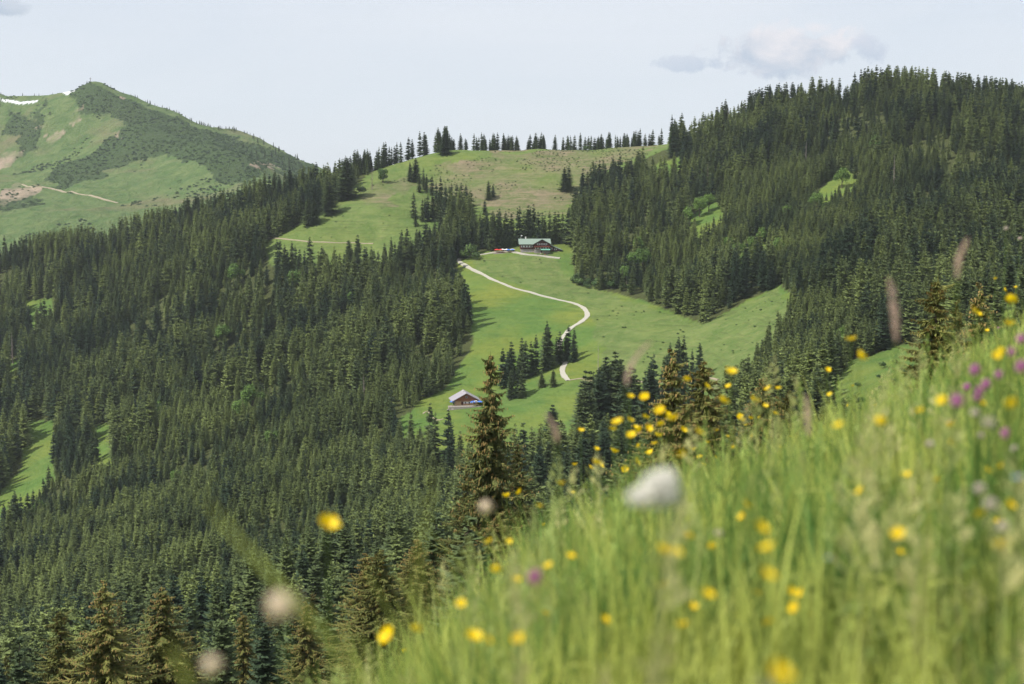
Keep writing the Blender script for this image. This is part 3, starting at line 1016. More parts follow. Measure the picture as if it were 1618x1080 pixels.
# the largest of the forest as things, the rest as one mass
for i in pick:
    x, y, z, h, t, px, py = cand[i]
    if px < 800:
        l, g = 'dark spruce among the largest of the dense forest on the valley side', 'largest spruces of the valley forest'
    else:
        l, g = 'dark spruce among the largest of the forest on the wooded hill', 'largest spruces of the wooded hill'
    k = random.randrange(4)
    put_tree('spruce', x, y, z, h, random.random() * 6.28, l, g, MID[k], FART[k % 2], tint=t, wid=random.uniform(1.0, 1.4))
rest = np.ones(len(cand), bool); rest[pick] = False
cr = cand[rest]
if left_over:
    cr = np.concatenate([cr, np.array([(q[1], q[2], q[3], q[4], q[5], 0, 0) for q in left_over])])
n = len(cr)
s = cr[:, 3] / 24.0
w = rng.uniform(.95, 1.5, n) * np.where(cr[:, 3] < 16, 1.1, 1.0)
scatter('spruce_forest', None, np.stack([cr[:, 0], cr[:, 1], cr[:, 2] - .3], 1), np.stack([s * w, s * w, s], 1),
        np.stack([rng.normal(0, .02, n), rng.normal(0, .02, n), rng.random(n) * 6.28], 1), rng.integers(0, 6, n), cr[:, 4],
        [[FAR[i], FART[i % 2]] for i in range(6)], 'dense dark spruce forest covering both flanks of the valley', 'forest')

# ------------------------------------------------------------------ broadleaf trees and bushes
def broadleaf(px, py, hpx, label, group=None, tint=.5, wid=1.0, d0=300):
    x, y, z = hit(px, py, d0)
    h = hpx * y / FPX
    put_tree('broadleaf_tree', x, y, z, h, random.random() * 6.28, label, group, BROAD[random.randrange(3)], BTR, 11.0, tint, 'tree', wid)


def bush(px, py, hpx, label, group=None, tint=.5, wid=1.0, d0=300):
    x, y, z = hit(px, py, d0)
    h = hpx * y / FPX
    put_tree('bush', x, y, z, h, random.random() * 6.28, label, group, SHRUB[random.randrange(3)], None, 3.2, tint, 'bush', wid)


broadleaf(1327, 560, 46, 'bright fresh green leafy tree alone in the dark lower hill forest', tint=1, wid=.8)
broadleaf(605, 282 + 8, 24, 'greyish pink leafless tree beside the tallest spur spruce', tint=.1)
for i, (px, py, hp, tn) in enumerate([(375, 440, 30, .5), (470, 455, 34, .4), (353, 535, 26, .6), (525, 590, 28, .5), (400, 640, 40, .6), (380, 655, 30, .8), (262, 640, 24, .7), (430, 700, 26, .6), (250, 655, 20, .8),
                                      (330, 610, 22, .5), (560, 480, 26, .4), (205, 700, 20, .8), (280, 760, 22, .7), (60, 810, 26, .6)]):
    broadleaf(px, py + 14, hp + 10, 'light green leafy tree poking out of the dark valley forest', 'leafy trees in the valley forest', tint=tn)
for i, (px, py, hp, tn) in enumerate([(1000, 430, 34, .5), (1015, 420, 30, .4), (990, 445, 26, .6), (1090, 350, 26, .9), (1105, 335, 24, 1), (1120, 328, 22, .9), (1185, 398, 26, .7), (1165, 405, 22, .6),
                                      (1245, 350, 26, .8), (1290, 330, 26, .7), (1330, 290, 26, .8), (1380, 240, 28, .6), (1200, 380, 22, .8), (1230, 400, 26, .7), (1150, 395, 22, .6), (1010, 395, 22, .7)]):
    broadleaf(px, py + 8, hp + 8, 'light green leafy tree in the gaps of the wooded hill forest', 'leafy trees on the wooded hill', tint=tn)
bush(734, 410, 16, 'pale green bush at the upper end of the gravel road', tint=.9)
bush(744, 410, 26, 'upright bright green bush beside the pale one at the road end', tint=.9, wid=.7)
bush(752, 412, 13, 'low dark bush on the bank below the inn')
bush(571, 308, 14, 'round bush on the spur meadow, the upper one')
bush(606, 288, 14, 'round light bush next to the spur forest edge', tint=.8)
bush(925, 238, 8, 'low dark bush on the brown saddle crest')
rd = random.Random(8)
for i in range(26):
    px = rd.uniform(905, 1010); py = 448 + (px - 905) * .1 + rd.uniform(-4, 6)
    bush(px, py, rd.uniform(7, 16), 'green bush along the foot of the wooded hill by the meadow', 'bushes at the foot of the wooded hill', tint=rd.random())
for i in range(14):
    px = rd.uniform(1340, 1460); py = rd.uniform(575, 640)
    bush(px, py, rd.uniform(6, 14), 'low scrub bush on the brown heath knoll', 'scrub on the heath knoll', tint=rd.random() * .4)


def dead(px, py, hpx, label, tint=.5, d0=300, crown=True, group=None):
    x, y, z = hit(px, py, d0)
    h = hpx * y / FPX
    put_tree('dead_spruce', x, y, z, h, random.random() * 6.28, label, group, DEAD[random.randrange(2)] if crown else None, DEADT, 24, tint, 'dead tree')


dead(575, 640, 50, 'rust brown dead spruce in the forest above the young trees', .2)
dead(20, 575, 50, 'grey bleached dead spruce by the small bright clearing', 1)
dead(588, 300, 36, 'pinkish dead spruce at the upper spur forest edge', .6)
dead(1150, 196, 36, 'pinkish bare dead spruce against the sky on the crest climb', .6, d0=1000)
dead(1161, 192, 30, 'thin bare dead spruce right beside the pinkish one on the crest', .9, d0=1000)
dead(306, 1000, 60, 'pinkish dead spruce above the lowest old trees', .8)
dead(1273, 270, 48, 'bare white dead trunk high in the wooded hill forest', 1, crown=False)
dead(1412, 300, 56, 'long bare pale trunk in the middle of the wooded hill', 1, crown=False)
dead(1118, 300, 44, 'bare thin pale trunk near the left part of the wooded hill', 1, crown=False)
dead(945, 590, 50, 'bare pale trunk leaning on the roadside clump', 1, crown=False)
dead(1498, 345, 50, 'greyish bare dead spruce on the far side of the wooded hill', .9)

# ------------------------------------------------------------------ mountain cover
x, y = jgrid(-1250, -250, 2050, 2950, 6)
z = MH(x, y)
ok = mmask(x, y, z, MSHRUB, 14) | (fbm(x, y, 90, 4, .6) > .5)
px, py = proj(x, y, z)
ok &= (px > -60) & (px < 560) & (rng.random(len(x)) < np.clip(.75 + .6 * fbm(x + 40, y, 50, 3), .1, 1))
x, y, z = x[ok], y[ok], z[ok]; n = len(x)
s = rng.uniform(.2, .7, n)
scatter('dwarf_shrubs', None, np.stack([x, y, z - 1], 1), np.stack([s, s, s * rng.uniform(.6, 1.1, n)], 1), np.stack([np.zeros(n), np.zeros(n), rng.random(n) * 6.28], 1),
        rng.integers(0, 3, n), np.clip(.35 + .4 * fbm(x, y, 70, 3) + rng.normal(0, .12, n), 0, 1), [[t] for t in THICK], 'thicket of low dark shrubs covering the mountain rib', 'shrubs')
print('mountain shrubs', n)
pts = []
rd = random.Random(3)
for i in range(240):
    px = rd.uniform(200, 560) if i > 30 else rd.uniform(-10, 330)
    if px < 320 and rd.random() < .5: continue
    u = (px - 809) / FPX
    Dg = np.arange(2500, 3000, 5.); xx = u * Dg; zz = MH(xx, Dg)
    k = int(np.argmax((Dg * sT + zz * cT) / (Dg * cT - zz * sT)))
    D = Dg[k] + rd.uniform(-25, 15) - (rd.uniform(0, 200) if px > 400 else 0)
    x = u * D
    pts.append((x, D, float(MH(np.array([x]), np.array([D]))[0]) - .5, rd.uniform(5, 14) if px > 400 else rd.uniform(4, 8)))
pts = np.array(pts); n = len(pts); s = pts[:, 3] / 24
scatter('mountain_spruces', None, pts[:, :3], np.stack([s * 1.2, s * 1.2, s], 1), np.stack([np.zeros(n), np.zeros(n), rng.random(n) * 6.28], 1), rng.integers(0, 6, n), rng.random(n) * .4,
        [[FAR[i], FART[i % 2]] for i in range(6)], 'tiny distant spruces dotted along the mountain skyline', 'forest')

x, y = jgrid(-420, 420, 560, 1340, 4.2)
z = H(x, y)
ok = (poly_world_mask(x, y, z, HEATH, 14) | poly_world_mask(x, y, z, ROUGH + MEADOW[:1], 6) & (rng.random(len(x)) < .14)) & poly_world_mask(x, y, z, MEADOW, 3)
ok &= fbm(x, y, 28, 4, .6) > -.05
x, y, z = x[ok], y[ok], z[ok]; n = len(x); s = rng.uniform(.12, .34, n)
scatter('low_scrub', None, np.stack([x, y, z - .1], 1), np.stack([s * 1.5, s * 1.5, s * .9], 1), np.stack([np.zeros(n), np.zeros(n), rng.random(n) * 6.28], 1), rng.integers(0, 3, n), np.clip(.4 + .5 * fbm(x, y, 20, 3), 0, 1),
        [[t] for t in SHRUB], 'low heath and bilberry scrub dotted over the rough pasture', 'scrub')
print('scrub', n)

# ------------------------------------------------------------------ roads and paths
M['gravel'] = plain('gravel', (.38, .36, .30), .95, .2, .8)
M['dirt'] = plain('dirt_path', (.32, .27, .19), .95, .25, .6)


def ribbon(name, pix, width, mat, label, d0=300, Hf=None, lift=.22, kind='structure', pts=None):
    P = pts or [hit(px, py, d0)[:2] for px, py in pix]
    P = [Vector((p[0], p[1])) for p in P]
    # Catmull-Rom
    out = []
    for i in range(len(P) - 1):
        p0 = P[max(i - 1, 0)]; p1 = P[i]; p2 = P[i + 1]; p3 = P[min(i + 2, len(P) - 1)]
        nn = max(2, int((p2 - p1).length / 2.5))
        for k in range(nn):
            t = k / nn
            out.append(.5 * ((2 * p1) + (p2 - p0) * t + (2 * p0 - 5 * p1 + 4 * p2 - p3) * t * t + (-p0 + 3 * p1 - 3 * p2 + p3) * t ** 3))
    out.append(P[-1])
    V = []; F = []
    Hf = Hf or h1
    for i, p in enumerate(out):
        d = (out[min(i + 1, len(out) - 1)] - out[max(i - 1, 0)]).normalized()
        nrm = Vector((-d.y, d.x))
        w = width / 2 * (1 + .10 * math.sin(i * .9) + .08 * math.sin(i * 2.3 + 1) + .10 * math.sin(i * .21))
        zc = [Hf(*(p + nrm * (w * q))) for q in (-1, 0, 1)]
        zt = max(zc) + lift * .6
        for q, dz in ((-1.25, -1.4), (-1, 0), (1, 0), (1.25, -1.4)):
            pp = p + nrm * (w * q)
            V.append((pp.x, pp.y, (zt * .5 + (Hf(pp.x, pp.y) + lift) * .5) + dz))
    for i in range(len(out) - 1):
        for k in range(3):
            a = i * 4 + k
            F.append((a, a + 1, a + 5, a + 4))
    o = mesh_obj(name, V, F, mat, smooth=False)
    bm = bmesh.new(); bm.from_mesh(o.data); bmesh.ops.recalc_face_normals(bm, faces=bm.faces); bm.to_mesh(o.data); bm.free()
    tag(o, label, 'road' if 'road' in name else 'path', kind=kind)
    return o


ribbon('road', [(733, 405), (725, 412), (738, 422), (762, 433), (800, 451), (850, 466), (890, 475), (914, 482), (928, 496), (920, 507), (900, 522), (884, 545), (888, 568), (893, 574), (889, 582), (890, 592), (898, 601)], 2.7, M['gravel'],
       'pale gravel road curving down the meadow from the inn')
ribbon('inn_path', [(733, 405), (750, 404), (785, 399), (808, 399), (830, 402), (852, 404), (868, 407), (885, 408)], 2.4, M['gravel'], 'narrow pale path passing below the inn')
ribbon('farm_track', [(898, 601), (925, 599), (945, 600), (1000, 602), (1100, 600), (1135, 601)], 1.1, M['dirt'], 'pale earth track crossing below the meadow')
ribbon('spur_path', [(425, 376), (450, 378), (480, 381), (520, 384), (560, 384), (590, 385)], .9, M['dirt'], 'thin pale footpath across the spur meadow')
ribbon('meadow_trail', [(668, 655), (676, 651), (680, 658), (690, 665), (700, 664)], .7, M['dirt'], 'faint trodden trail on the meadow below the hut')


def mhit(px, py):
    u = (px - 809) / FPX
    D = np.arange(2000, 2900, 4.); x = u * D; z = MH(x, D); _, yy = proj(x, D, z)
    k = np.nonzero(yy <= py)[0]; i = int(k[0]) if len(k) else 0
    return float(x[i]), float(D[i])


mh1 = lambda x, y: float(MH(np.array([x]), np.array([y]))[0])
ribbon('mountain_path', None, 3.0, M['dirt'], 'pale trail crossing the foot of the mountain', Hf=mh1, lift=.8, pts=[mhit(*p) for p in [(40, 292), (62, 297), (90, 299), (120, 304), (155, 311), (190, 321)]])

# ------------------------------------------------------------------ the mountain inn
M['wood_dark'] = plain('dark_stained_wood', (.085, .032, .026), .75, .3, 4)
M['wood_red'] = plain('weathered_red_wood', (.30, .115, .060), .8, .3, 3)
M['wood_pale'] = plain('pale_new_wood', (.46, .31, .18), .8, .2, 3)
M['roof_green'] = plain('pale_green_metal_roof', (.21, .27, .225), .5, .12, 1.5)
M['roof_grey'] = plain('grey_lilac_shingle_roof', (.30, .28, .305), .7, .2, 5)
M['stone'] = plain('rough_stone_wall', (.30, .27, .245), .95, .35, 6)
M['plaster'] = plain('white_plaster', (.72, .70, .66), .9, .1, 2)
M['glass'] = plain('window_glass', (.05, .06, .08), .1, .1, 1)
M['white'] = plain('white_paint', (.78, .78, .78), .6, .05, 1)
M['redcloth'] = plain('red_parasol_cloth', (.62, .06, .05), .8, .1, 2)
M['bluecloth'] = plain('blue_parasol_cloth', (.06, .17, .55), .8, .1, 2)
M['whitecloth'] = plain('white_parasol_cloth', (.78, .78, .80), .8, .05, 2)
M['greencloth'] = plain('green_awning_cloth', (.16, .42, .30), .8, .1, 2)
M['geranium'] = plain('red_geraniums', (.26, .06, .06), .8, .4, 14)
M['skin'] = plain('skin', (.45, .28, .2), .6, .05, 2)


def window(parent, x, z, w, h, y, shutters=True, box=True):
    """on a wall facing -y"""
    fr = MB()
    fr.box(x - w / 2 - .08, x + w / 2 + .08, y - .06, y, z - h / 2 - .08, z - h / 2)
    fr.box(x - w / 2 - .08, x + w / 2 + .08, y - .06, y, z + h / 2, z + h / 2 + .08)
    fr.box(x - w / 2 - .08, x - w / 2, y - .06, y, z - h / 2, z + h / 2)
    fr.box(x + w / 2, x + w / 2 + .08, y - .06, y, z - h / 2, z + h / 2)
    fr.box(x - .025, x + .025, y - .05, y, z - h / 2, z + h / 2)
    f = fr.build('window', M['white'], parent)
    MB().box(x - w / 2, x + w / 2, y - .02, y, z - h / 2, z + h / 2).build('pane', M['glass'], f)
    if shutters:
        for s in (-1, 1):
            xx = x + s * (w / 2 + .32)
            MB().box(xx - .22, xx + .22, y - .09, y - .01, z - h / 2 - .05, z + h / 2 + .05).build('shutter', M['white'] if shutters == 'w' else M['geranium'], f)
    if box:
        MB().box(x - w / 2 - .1, x + w / 2 + .1, y - .35, y - .065, z - h / 2 - .38, z - h / 2 - .1).build('flower_box', M['geranium'], f)
    return f


def roof_pair(mb, x0, x1, y0, y1, zr, xm, drop, t=.22):
    """gable roof, ridge along y at (xm, zr), eaves at x0 and x1 each 'drop' lower"""
    mb.poly_prism([(x0, zr - drop), (xm, zr), (xm, zr + t), (x0 - .02, zr - drop + t)], 'y', y0, y1)
    mb.poly_prism([(xm, zr), (x1, zr - drop), (x1 + .02, zr - drop + t), (xm, zr + t)], 'y', y0, y1)


ix, iy, iz = hit(844, 401, 600)
inn = empty('mountain_inn', (ix, iy + 6, iz + .2), math.radians(3), 'dark timber mountain inn with pale green roof above a stone ground floor', 'inn')
inn.scale = (1, 1, 1)
# main body: x -10..2 (eave side seen), cross gable x 0..11 (projects 2 m)
MB().box(-9.6, 10.4, -4, 6, -4, 2.7).box(-.2, 10.6, -6, -4.003, -4, 2.703).build('stone_storey', M['stone'], inn)
w = MB().box(-9.8, 10.5, -4.15, 6.1, 2.71, 6.6)
w.poly_prism([(-.35, 2.715), (10.75, 2.715), (10.75, 6.2), (5.2, 9.2), (-.35, 6.2)], 'y', -6.15, -4.153)
w.build('timber_storey', M['wood_dark'], inn)
rf = MB()
# main roof: ridge along x
rf.poly_prism([(-5.6, 5.9), (1.0, 9.55), (1.0, 9.8), (-5.65, 6.15)], 'x', -11, 11.6)
rf.poly_prism([(1.0, 9.55), (7.4, 6.0), (7.45, 6.25), (1.0, 9.8)], 'x', -11, 11.6)
r1 = rf.build('roof', M['roof_green'], inn)
rg = MB()
roof_pair(rg, -1.8, 12.2, -7.6, 1.2, 9.6, 5.2, 3.85)
rg.build('gable_roof', M['roof_green'], inn)
MB().box(-6.2, -5.4, 1.5, 2.3, 8.2, 11.0).box(-6.3, -5.3, 1.4, 2.4, 11.0, 11.15).build('chimney', M['plaster'], r1)
MB().box(-1.72, 12.1, -7.66, -7.603, 5.72, 5.9).build('eave_board', M['wood_dark'], inn)
bal = MB().box(-.4, 10.8, -7.3, -6.16, 4.0, 4.12)
for i in range(24): bal.box(-.35 + i * .48, -.15 + i * .48, -7.3, -7.24, 4.12, 4.95)
bal.box(-.4, 10.8, -7.32, -7.22, 4.95, 5.05)
bal.build('balcony', M['wood_red'], inn)
MB().box(-.3, 10.7, -7.55, -7.325, 4.45, 4.7).build('balcony_flowers', M['geranium'], inn)
for x in (-8.4, -6.4, -4.4, -2.4): window(inn, x, 4.6, .9, 1.2, -4.155, 'w')
for x in (1.4, 3.6, 6.8, 9.0): window(inn, x, 3.45, .9, 1.0, -6.155, 'w', False)
for x in (2.6, 5.2, 7.8): window(inn, x, 6.2, .8, 1.1, -6.155, 'w', False)
for x in (-8, -5.4, -2.8): window(inn, x, 1.3, .8, .8, -4.005, False, False)
for x in (1.0, 9.4): window(inn, x, 1.4, .8, .9, -6.005, False, False)
d = MB().box(4.2, 5.4, -6.1, -6.005, 0, 2.2).build('door', M['wood_dark'], inn)
MB().box(4.35, 4.42, -6.16, -6.1, 1.0, 1.15).build('handle', M['white'], d)
aw = MB(); aw.poly_prism([(-6.17, 2.95), (-9.2, 2.2), (-9.2, 2.28), (-6.17, 3.05)], 'x', 4.2, 10.8)
aw.build('awning', M['greencloth'], inn)
MB().tube([(-9.2, 0, 9.6), (-9.2, 0, 12.4)], .05, 5).box(-9.2, -8.2, -.02, .02, 11.7, 12.3).build('flag_pole', M['white'], inn)

ax, ay, az = hit(868, 400, 600)
an = empty('inn_annexe', (ax + 1.2, ay + 7, az + .6), math.radians(-4), 'low dark timber annexe with long sloping green roof beside the inn', 'annexe')
MB().box(-3.4, 6.4, -3, 4, -4, .8).build('stone_base', M['stone'], an)
MB().poly_prism([(-3.5, .81), (6.5, .81), (6.5, 1.9), (-1.2, 5.0), (-3.5, 4.4)], 'y', -3.1, 4.1).build('timber_wall', M['wood_dark'], an)
q = MB(); q.poly_prism([(-4.2, 4.35), (-1.2, 5.15), (8.3, 1.35), (8.3, 1.6), (-1.2, 5.42), (-4.2, 4.6)], 'y', -4.2, 5)
q.build('roof', M['roof_green'], an)
window(an, .2, 2.5, .9, 1.0, -3.105, 'w'); window(an, 3.4, 2.0, .8, .8, -3.105, 'w')

# terrace west of the inn
tx, ty, tz = hit(800, 400, 600)
ter = empty('terrace', (tx, ty + 3, tz + .1), 0, 'paved inn terrace with low stone retaining wall', 'terrace')
MB().box(-9, 7.0, -3.2, 5, -3.4, 0).build('retaining_wall', M['stone'], ter)
rl = MB()
for i in range(17): rl.tube([(-9 + i, -3.1, 0), (-9 + i, -3.1, 1.0)], .04, 4)
rl.tube([(-9, -3.1, 1.0), (7, -3.1, 1.0)], .04, 4)
rl.build('railing', M['wood_red'], ter)


def parasol(x, y, z, r, cloth, label, group=None, square=False):
    p = empty('parasol', (x, y, z), random.random(), label, 'parasol', group)
    MB().tube([(0, 0, 0), (0, 0, 2.75)], .035, 6).build('pole', M['white'], p)
    mb = MB(); n = 4 if square else 8
    V = [(0, 0, 2.8)]; F = []
    for i in range(n):
        a = 6.2832 * i / n + .785
        V.append((r * math.cos(a), r * math.sin(a), 2.2)); V.append((r * math.cos(a), r * math.sin(a), 2.0))
    for i in range(n):
        j = (i + 1) % n
        F.append((0, 1 + 2 * i, 1 + 2 * j)); F.append((1 + 2 * i, 2 + 2 * i, 2 + 2 * j, 1 + 2 * j))
    mesh_obj('canopy', V, F, cloth, p)
    MB().box(-.3, .3, -.3, .3, 0, .12).build('base', M['stone'], p)
    return p


parasol(tx - 6.6, ty + 2.5, tz + .1, 2.0, M['redcloth'], 'red parasol at the outer end of the inn terrace')
parasol(tx - 4.0, ty + 1.2, tz + .1, 1.8, M['redcloth'], 'red parasol beside the white ones on the inn terrace')
parasol(tx - 2.6, ty + 5.4, tz + .1, 2.2, M['whitecloth'], 'white parasol behind the red one on the inn terrace', square=True)
parasol(tx + .2, ty + 4.6, tz + .1, 2.4, M['whitecloth'], 'large white parasol in the middle of the inn terrace', square=True)
parasol(tx + 1.6, ty + 1.2, tz + .1, 1.7, M['bluecloth'], 'blue parasol in front of the large white one')
parasol(tx + 4.2, ty + 2.0, tz + .1, 1.8, M['bluecloth'], 'blue parasol closest to the inn wall')
parasol(tx + 4.2, ty + 5.8, tz + .1, 2.3, M['whitecloth'], 'white parasol against the inn wall behind the blue one', square=True)
for i in range(6):
    t = empty('beer_table', (tx - 6 + i * 2.2, ty + .8 + (i % 2) * 1.4, tz + .1), 0, 'wooden table with two benches on the inn terrace', 'table', 'tables on the inn terrace')
    MB().box(-.9, .9, -.3, .3, .72, .77).build('table_top', M['wood_pale'], t)
    lg = MB()
    for s in (-.7, .7): lg.box(s - .04, s + .04, -.28, .28, 0, .72)
    lg.build('trestle', M['wood_dark'], t)
    for s in (-1, 1): MB().box(-.9, .9, s * .62 - .13, s * .62 + .13, .42, .46).box(-.8, -.74, s * .62 - .1, s * .62 + .1, 0, .42).box(.74, .8, s * .62 - .1, s * .62 + .1, 0, .42).build('bench', M['wood_pale'], t)


def person_mesh(name, seed, sit=False):
    rd = random.Random(seed)
    V = [(0, 0, .95), (0, 0, 1.2), (0, .01, 1.42), (0, 0, 1.53), (0, -.01, 1.66), (0, -.01, 1.76)]
    Rr = [.15, .14, .16, .06, .10, .08]
    E = [(0, 1), (1, 2), (2, 3), (3, 4), (4, 5)]
    sw = rd.uniform(-.15, .15)
    for s in (-1, 1):
        b = len(V)
        if sit:
            V += [(s * .1, -.02, .9), (s * .12, -.42, .88), (s * .12, -.44, .45), (s * .12, -.56, .42)]
        else:
            V += [(s * .1, 0, .88), (s * .12, -.03 + s * sw, .48), (s * .12, s * sw * 1.2, .08), (s * .13, -.14 + s * sw * 1.2, .04)]
        Rr += [.1, .065, .045, .04]
        E += [(0, b), (b, b + 1), (b + 1, b + 2), (b + 2, b + 3)]
        b = len(V)
        V += [(s * .2, 0, 1.4), (s * .26, -.02, 1.13), (s * .24, -.14, .9), (s * .23, -.18, .8)]
        Rr += [.055, .045, .035, .03]
        E += [(2, b), (b, b + 1), (b + 1, b + 2), (b + 2, b + 3)]
    me = bpy.data.meshes.new(name); me.from_pydata(V, E, []); me.update()
    o = bpy.data.objects.new(name, me)
    md = o.modifiers.new('skin', 'SKIN'); md.use_smooth_shade = True
    for i, r in enumerate(Rr): me.skin_vertices[0].data[i].radius = (r, r * .85, 0) if False else (r, r * .85)
    me.skin_vertices[0].data[0].use_root = True
    o.modifiers.new('sub', 'SUBSURF').levels = 1
    C.objects.link(o)
    dg = bpy.context.evaluated_depsgraph_get(); dg.update()
    m2 = bpy.data.meshes.new_from_object(o.evaluated_get(dg))
    bpy.data.objects.remove(o)
    return m2


SK = [bpy.data.materials.new('clothes_%s' % nme) for nme in ('navy', 'charcoal', 'red', 'white', 'blue')]
for m_, c_ in zip(SK, [(.03, .04, .09), (.04, .04, .045), (.4, .05, .05), (.6, .6, .58), (.08, .15, .4)]):
    m_.use_nodes = True
    nt = m_.node_tree; b = nt.nodes['Principled BSDF']
    tc = N(nt, 'ShaderNodeTexCoord'); sp = N(nt, 'ShaderNodeSeparateXYZ'); nt.links.new(tc.outputs['Object'], sp.inputs[0])
    f1 = math_(nt, 'GREATER_THAN', sp.outputs[2], 1.5); f2 = math_(nt, 'LESS_THAN', sp.outputs[2], .93)
    c = mixc(nt, f2, c_, (.05, .06, .09)); c = mixc(nt, f1, c, (.45, .28, .2))
    c = mixc(nt, math_(nt, 'GREATER_THAN', sp.outputs[2], 1.72), c, (.06, .04, .03))
    nt.links.new(c, b.inputs['Base Color']); b.inputs['Roughness'].default_value = .9
PM = []
for i in range(5):
    m2 = person_mesh('person_body', i, i == 4); m2.materials.clear(); m2.materials.append(SK[i]); PM.append(m2)
rd = random.Random(4)
names = ['navy jacket', 'charcoal clothes', 'red top', 'white shirt', 'blue top']
yard = inn.matrix_world.translation if False else inn.location
for i, (dx, dy) in enumerate([(2.0, -9.4), (3.2, -10.2), (4.6, -9.0), (5.6, -10.4), (6.6, -9.2), (7.4, -10.6), (8.4, -9.6), (9.2, -10.4)]):
    X_, Y_ = ix + dx, iy + 6 + dy
    k = [1, 0, 3, 1, 0, 2, 1, 0][i]
    o = bpy.data.objects.new('person', PM[k]); C.objects.link(o)
    o.location = (X_, Y_, h1(X_, Y_) + .05); o.rotation_euler = (0, 0, rd.random() * 6.28)
    tag(o, 'person in %s standing in front of the inn door' % names[k], 'person', 'people in %s before the inn' % names[k])

# ------------------------------------------------------------------ the alpine hut on the lower meadow
hx, hy, hz = hit(735, 643, 400)
hut = empty('alpine_hut', (hx, hy + 3, hz + .5), math.radians(9), 'weathered red timber alpine hut with pale shingle gable roof', 'hut')
MB().box(-5.6, 6.0, -2, 9, -3, .02).build('stone_base', M['stone'], hut)
MB().box(-5.5, 5.9, -1.95, 8.9, .025, 2.3).build('lower_wall', M['wood_pale'], hut)
MB().poly_prism([(-5.6, 2.305), (6.0, 2.305), (6.0, 2.9), (.2, 6.1), (-5.6, 2.9)], 'y', -2.1, 9).build('upper_wall', M['wood_red'], hut)
q = MB(); roof_pair(q, -7.6, 8.0, -3.7, 10.2, 6.25, .2, 4.25, .28)
q.build('roof', M['roof_grey'], hut)
q = MB()
for s, x1 in ((-1, -7.6), (1, 8.0)):
    q.poly_prism([(x1, 1.85), (.2, 6.1), (.2, 6.24), (x1, 1.99)], 'y', -3.78, -3.703)
q.build('verge_board', M['wood_dark'], hut)
MB().box(-1.2, -.5, 4, 4.7, 4.9, 7.1).build('chimney', M['plaster'], hut)
window(hut, .3, 4.2, .9, .9, -2.105, 'b', False)
for x in (1.8, 4.2): window(hut, x, 1.3, .8, .8, -1.955, 'w', True)
d = MB().box(-2.4, -1.3, -2.02, -1.953, .03, 2.0).build('door', M['wood_dark'], hut)
MB().box(-1.5, -1.44, -2.08, -2.02, 1, 1.14).build('handle', M['white'], d)
window(hut, -.2, 1.3, .8, .8, -1.955, 'w', True)
MB().box(-5.7, 6.1, -2.5, -2.11, 2.2, 2.3).build('beam', M['wood_pale'], hut)
sw = empty('terrace', (hx - .5, hy - 2.2, hz + .4), math.radians(9), 'stone sun terrace with rough wall in front of the timber hut', 'terrace')
MB().box(-8.0, 9, -1.6, 3.2, -3.2, 0).build('retaining_wall', M['stone'], sw)
rl = MB()
for i in range(12): rl.box(-7.9 + i * 1.5, -7.78 + i * 1.5, -1.55, -1.43, 0, .9)
rl.box(-7.9, 8.8, -1.54, -1.45, .8, .92)
rl.build('railing', M['wood_pale'], sw)
pz = hz + .42
parasol(hx + 4.2, hy - 1.6, pz, 1.6, M['bluecloth'], 'blue parasol in the middle of the hut terrace')
parasol(hx + 7.4, hy - 1.2, pz, 1.9, M['bluecloth'], 'blue parasol at the far end of the hut terrace')
parasol(hx + 5.6, hy + .0, pz, 1.5, M['whitecloth'], 'white parasol between the blue ones at the hut', square=True)
parasol(hx - 6.6, hy - .6, pz, 1.4, M['bluecloth'], 'blue parasol at the near corner of the hut beside the stone wall')
for i in range(7):
    a = rd.uniform(-9.5, -5)
    X_, Y_ = hx + a, hy - 4.4 + rd.uniform(-.8, .8)
    bm = bmesh.new(); bmesh.ops.create_icosphere(bm, subdivisions=2, radius=rd.uniform(.3, .7))
    for v in bm.verts: v.co *= rd.uniform(.75, 1.2)
    me = bpy.data.meshes.new('boulder'); bm.to_mesh(me); bm.free(); me.materials.append(M['stone'])
    o = bpy.data.objects.new('boulder', me); C.objects.link(o); o.location = (X_, Y_, h1(X_, Y_) + .1)
    tag(o, 'grey boulder at the foot of the hut terrace wall', 'boulder', 'boulders by the hut wall')
# summit cross
px = 152; u = (px - 809) / FPX
Dg = np.arange(2600, 2900, 4.); zz = MH(u * Dg, Dg); k = int(np.argmax((Dg * sT + zz * cT) / (Dg * cT - zz * sT)))
crs = empty('summit_cross', (u * Dg[k], Dg[k], float(zz[k]) - .5), 0, 'small summit cross on top of the green mountain', 'cross')
MB().box(-.3, .3, -.3, .3, 0, 9).build('post', M['wood_dark'], crs)
MB().box(-2.2, 2.2, -.25, .25, 6.2, 6.8).build('crossbar', M['wood_dark'], crs)

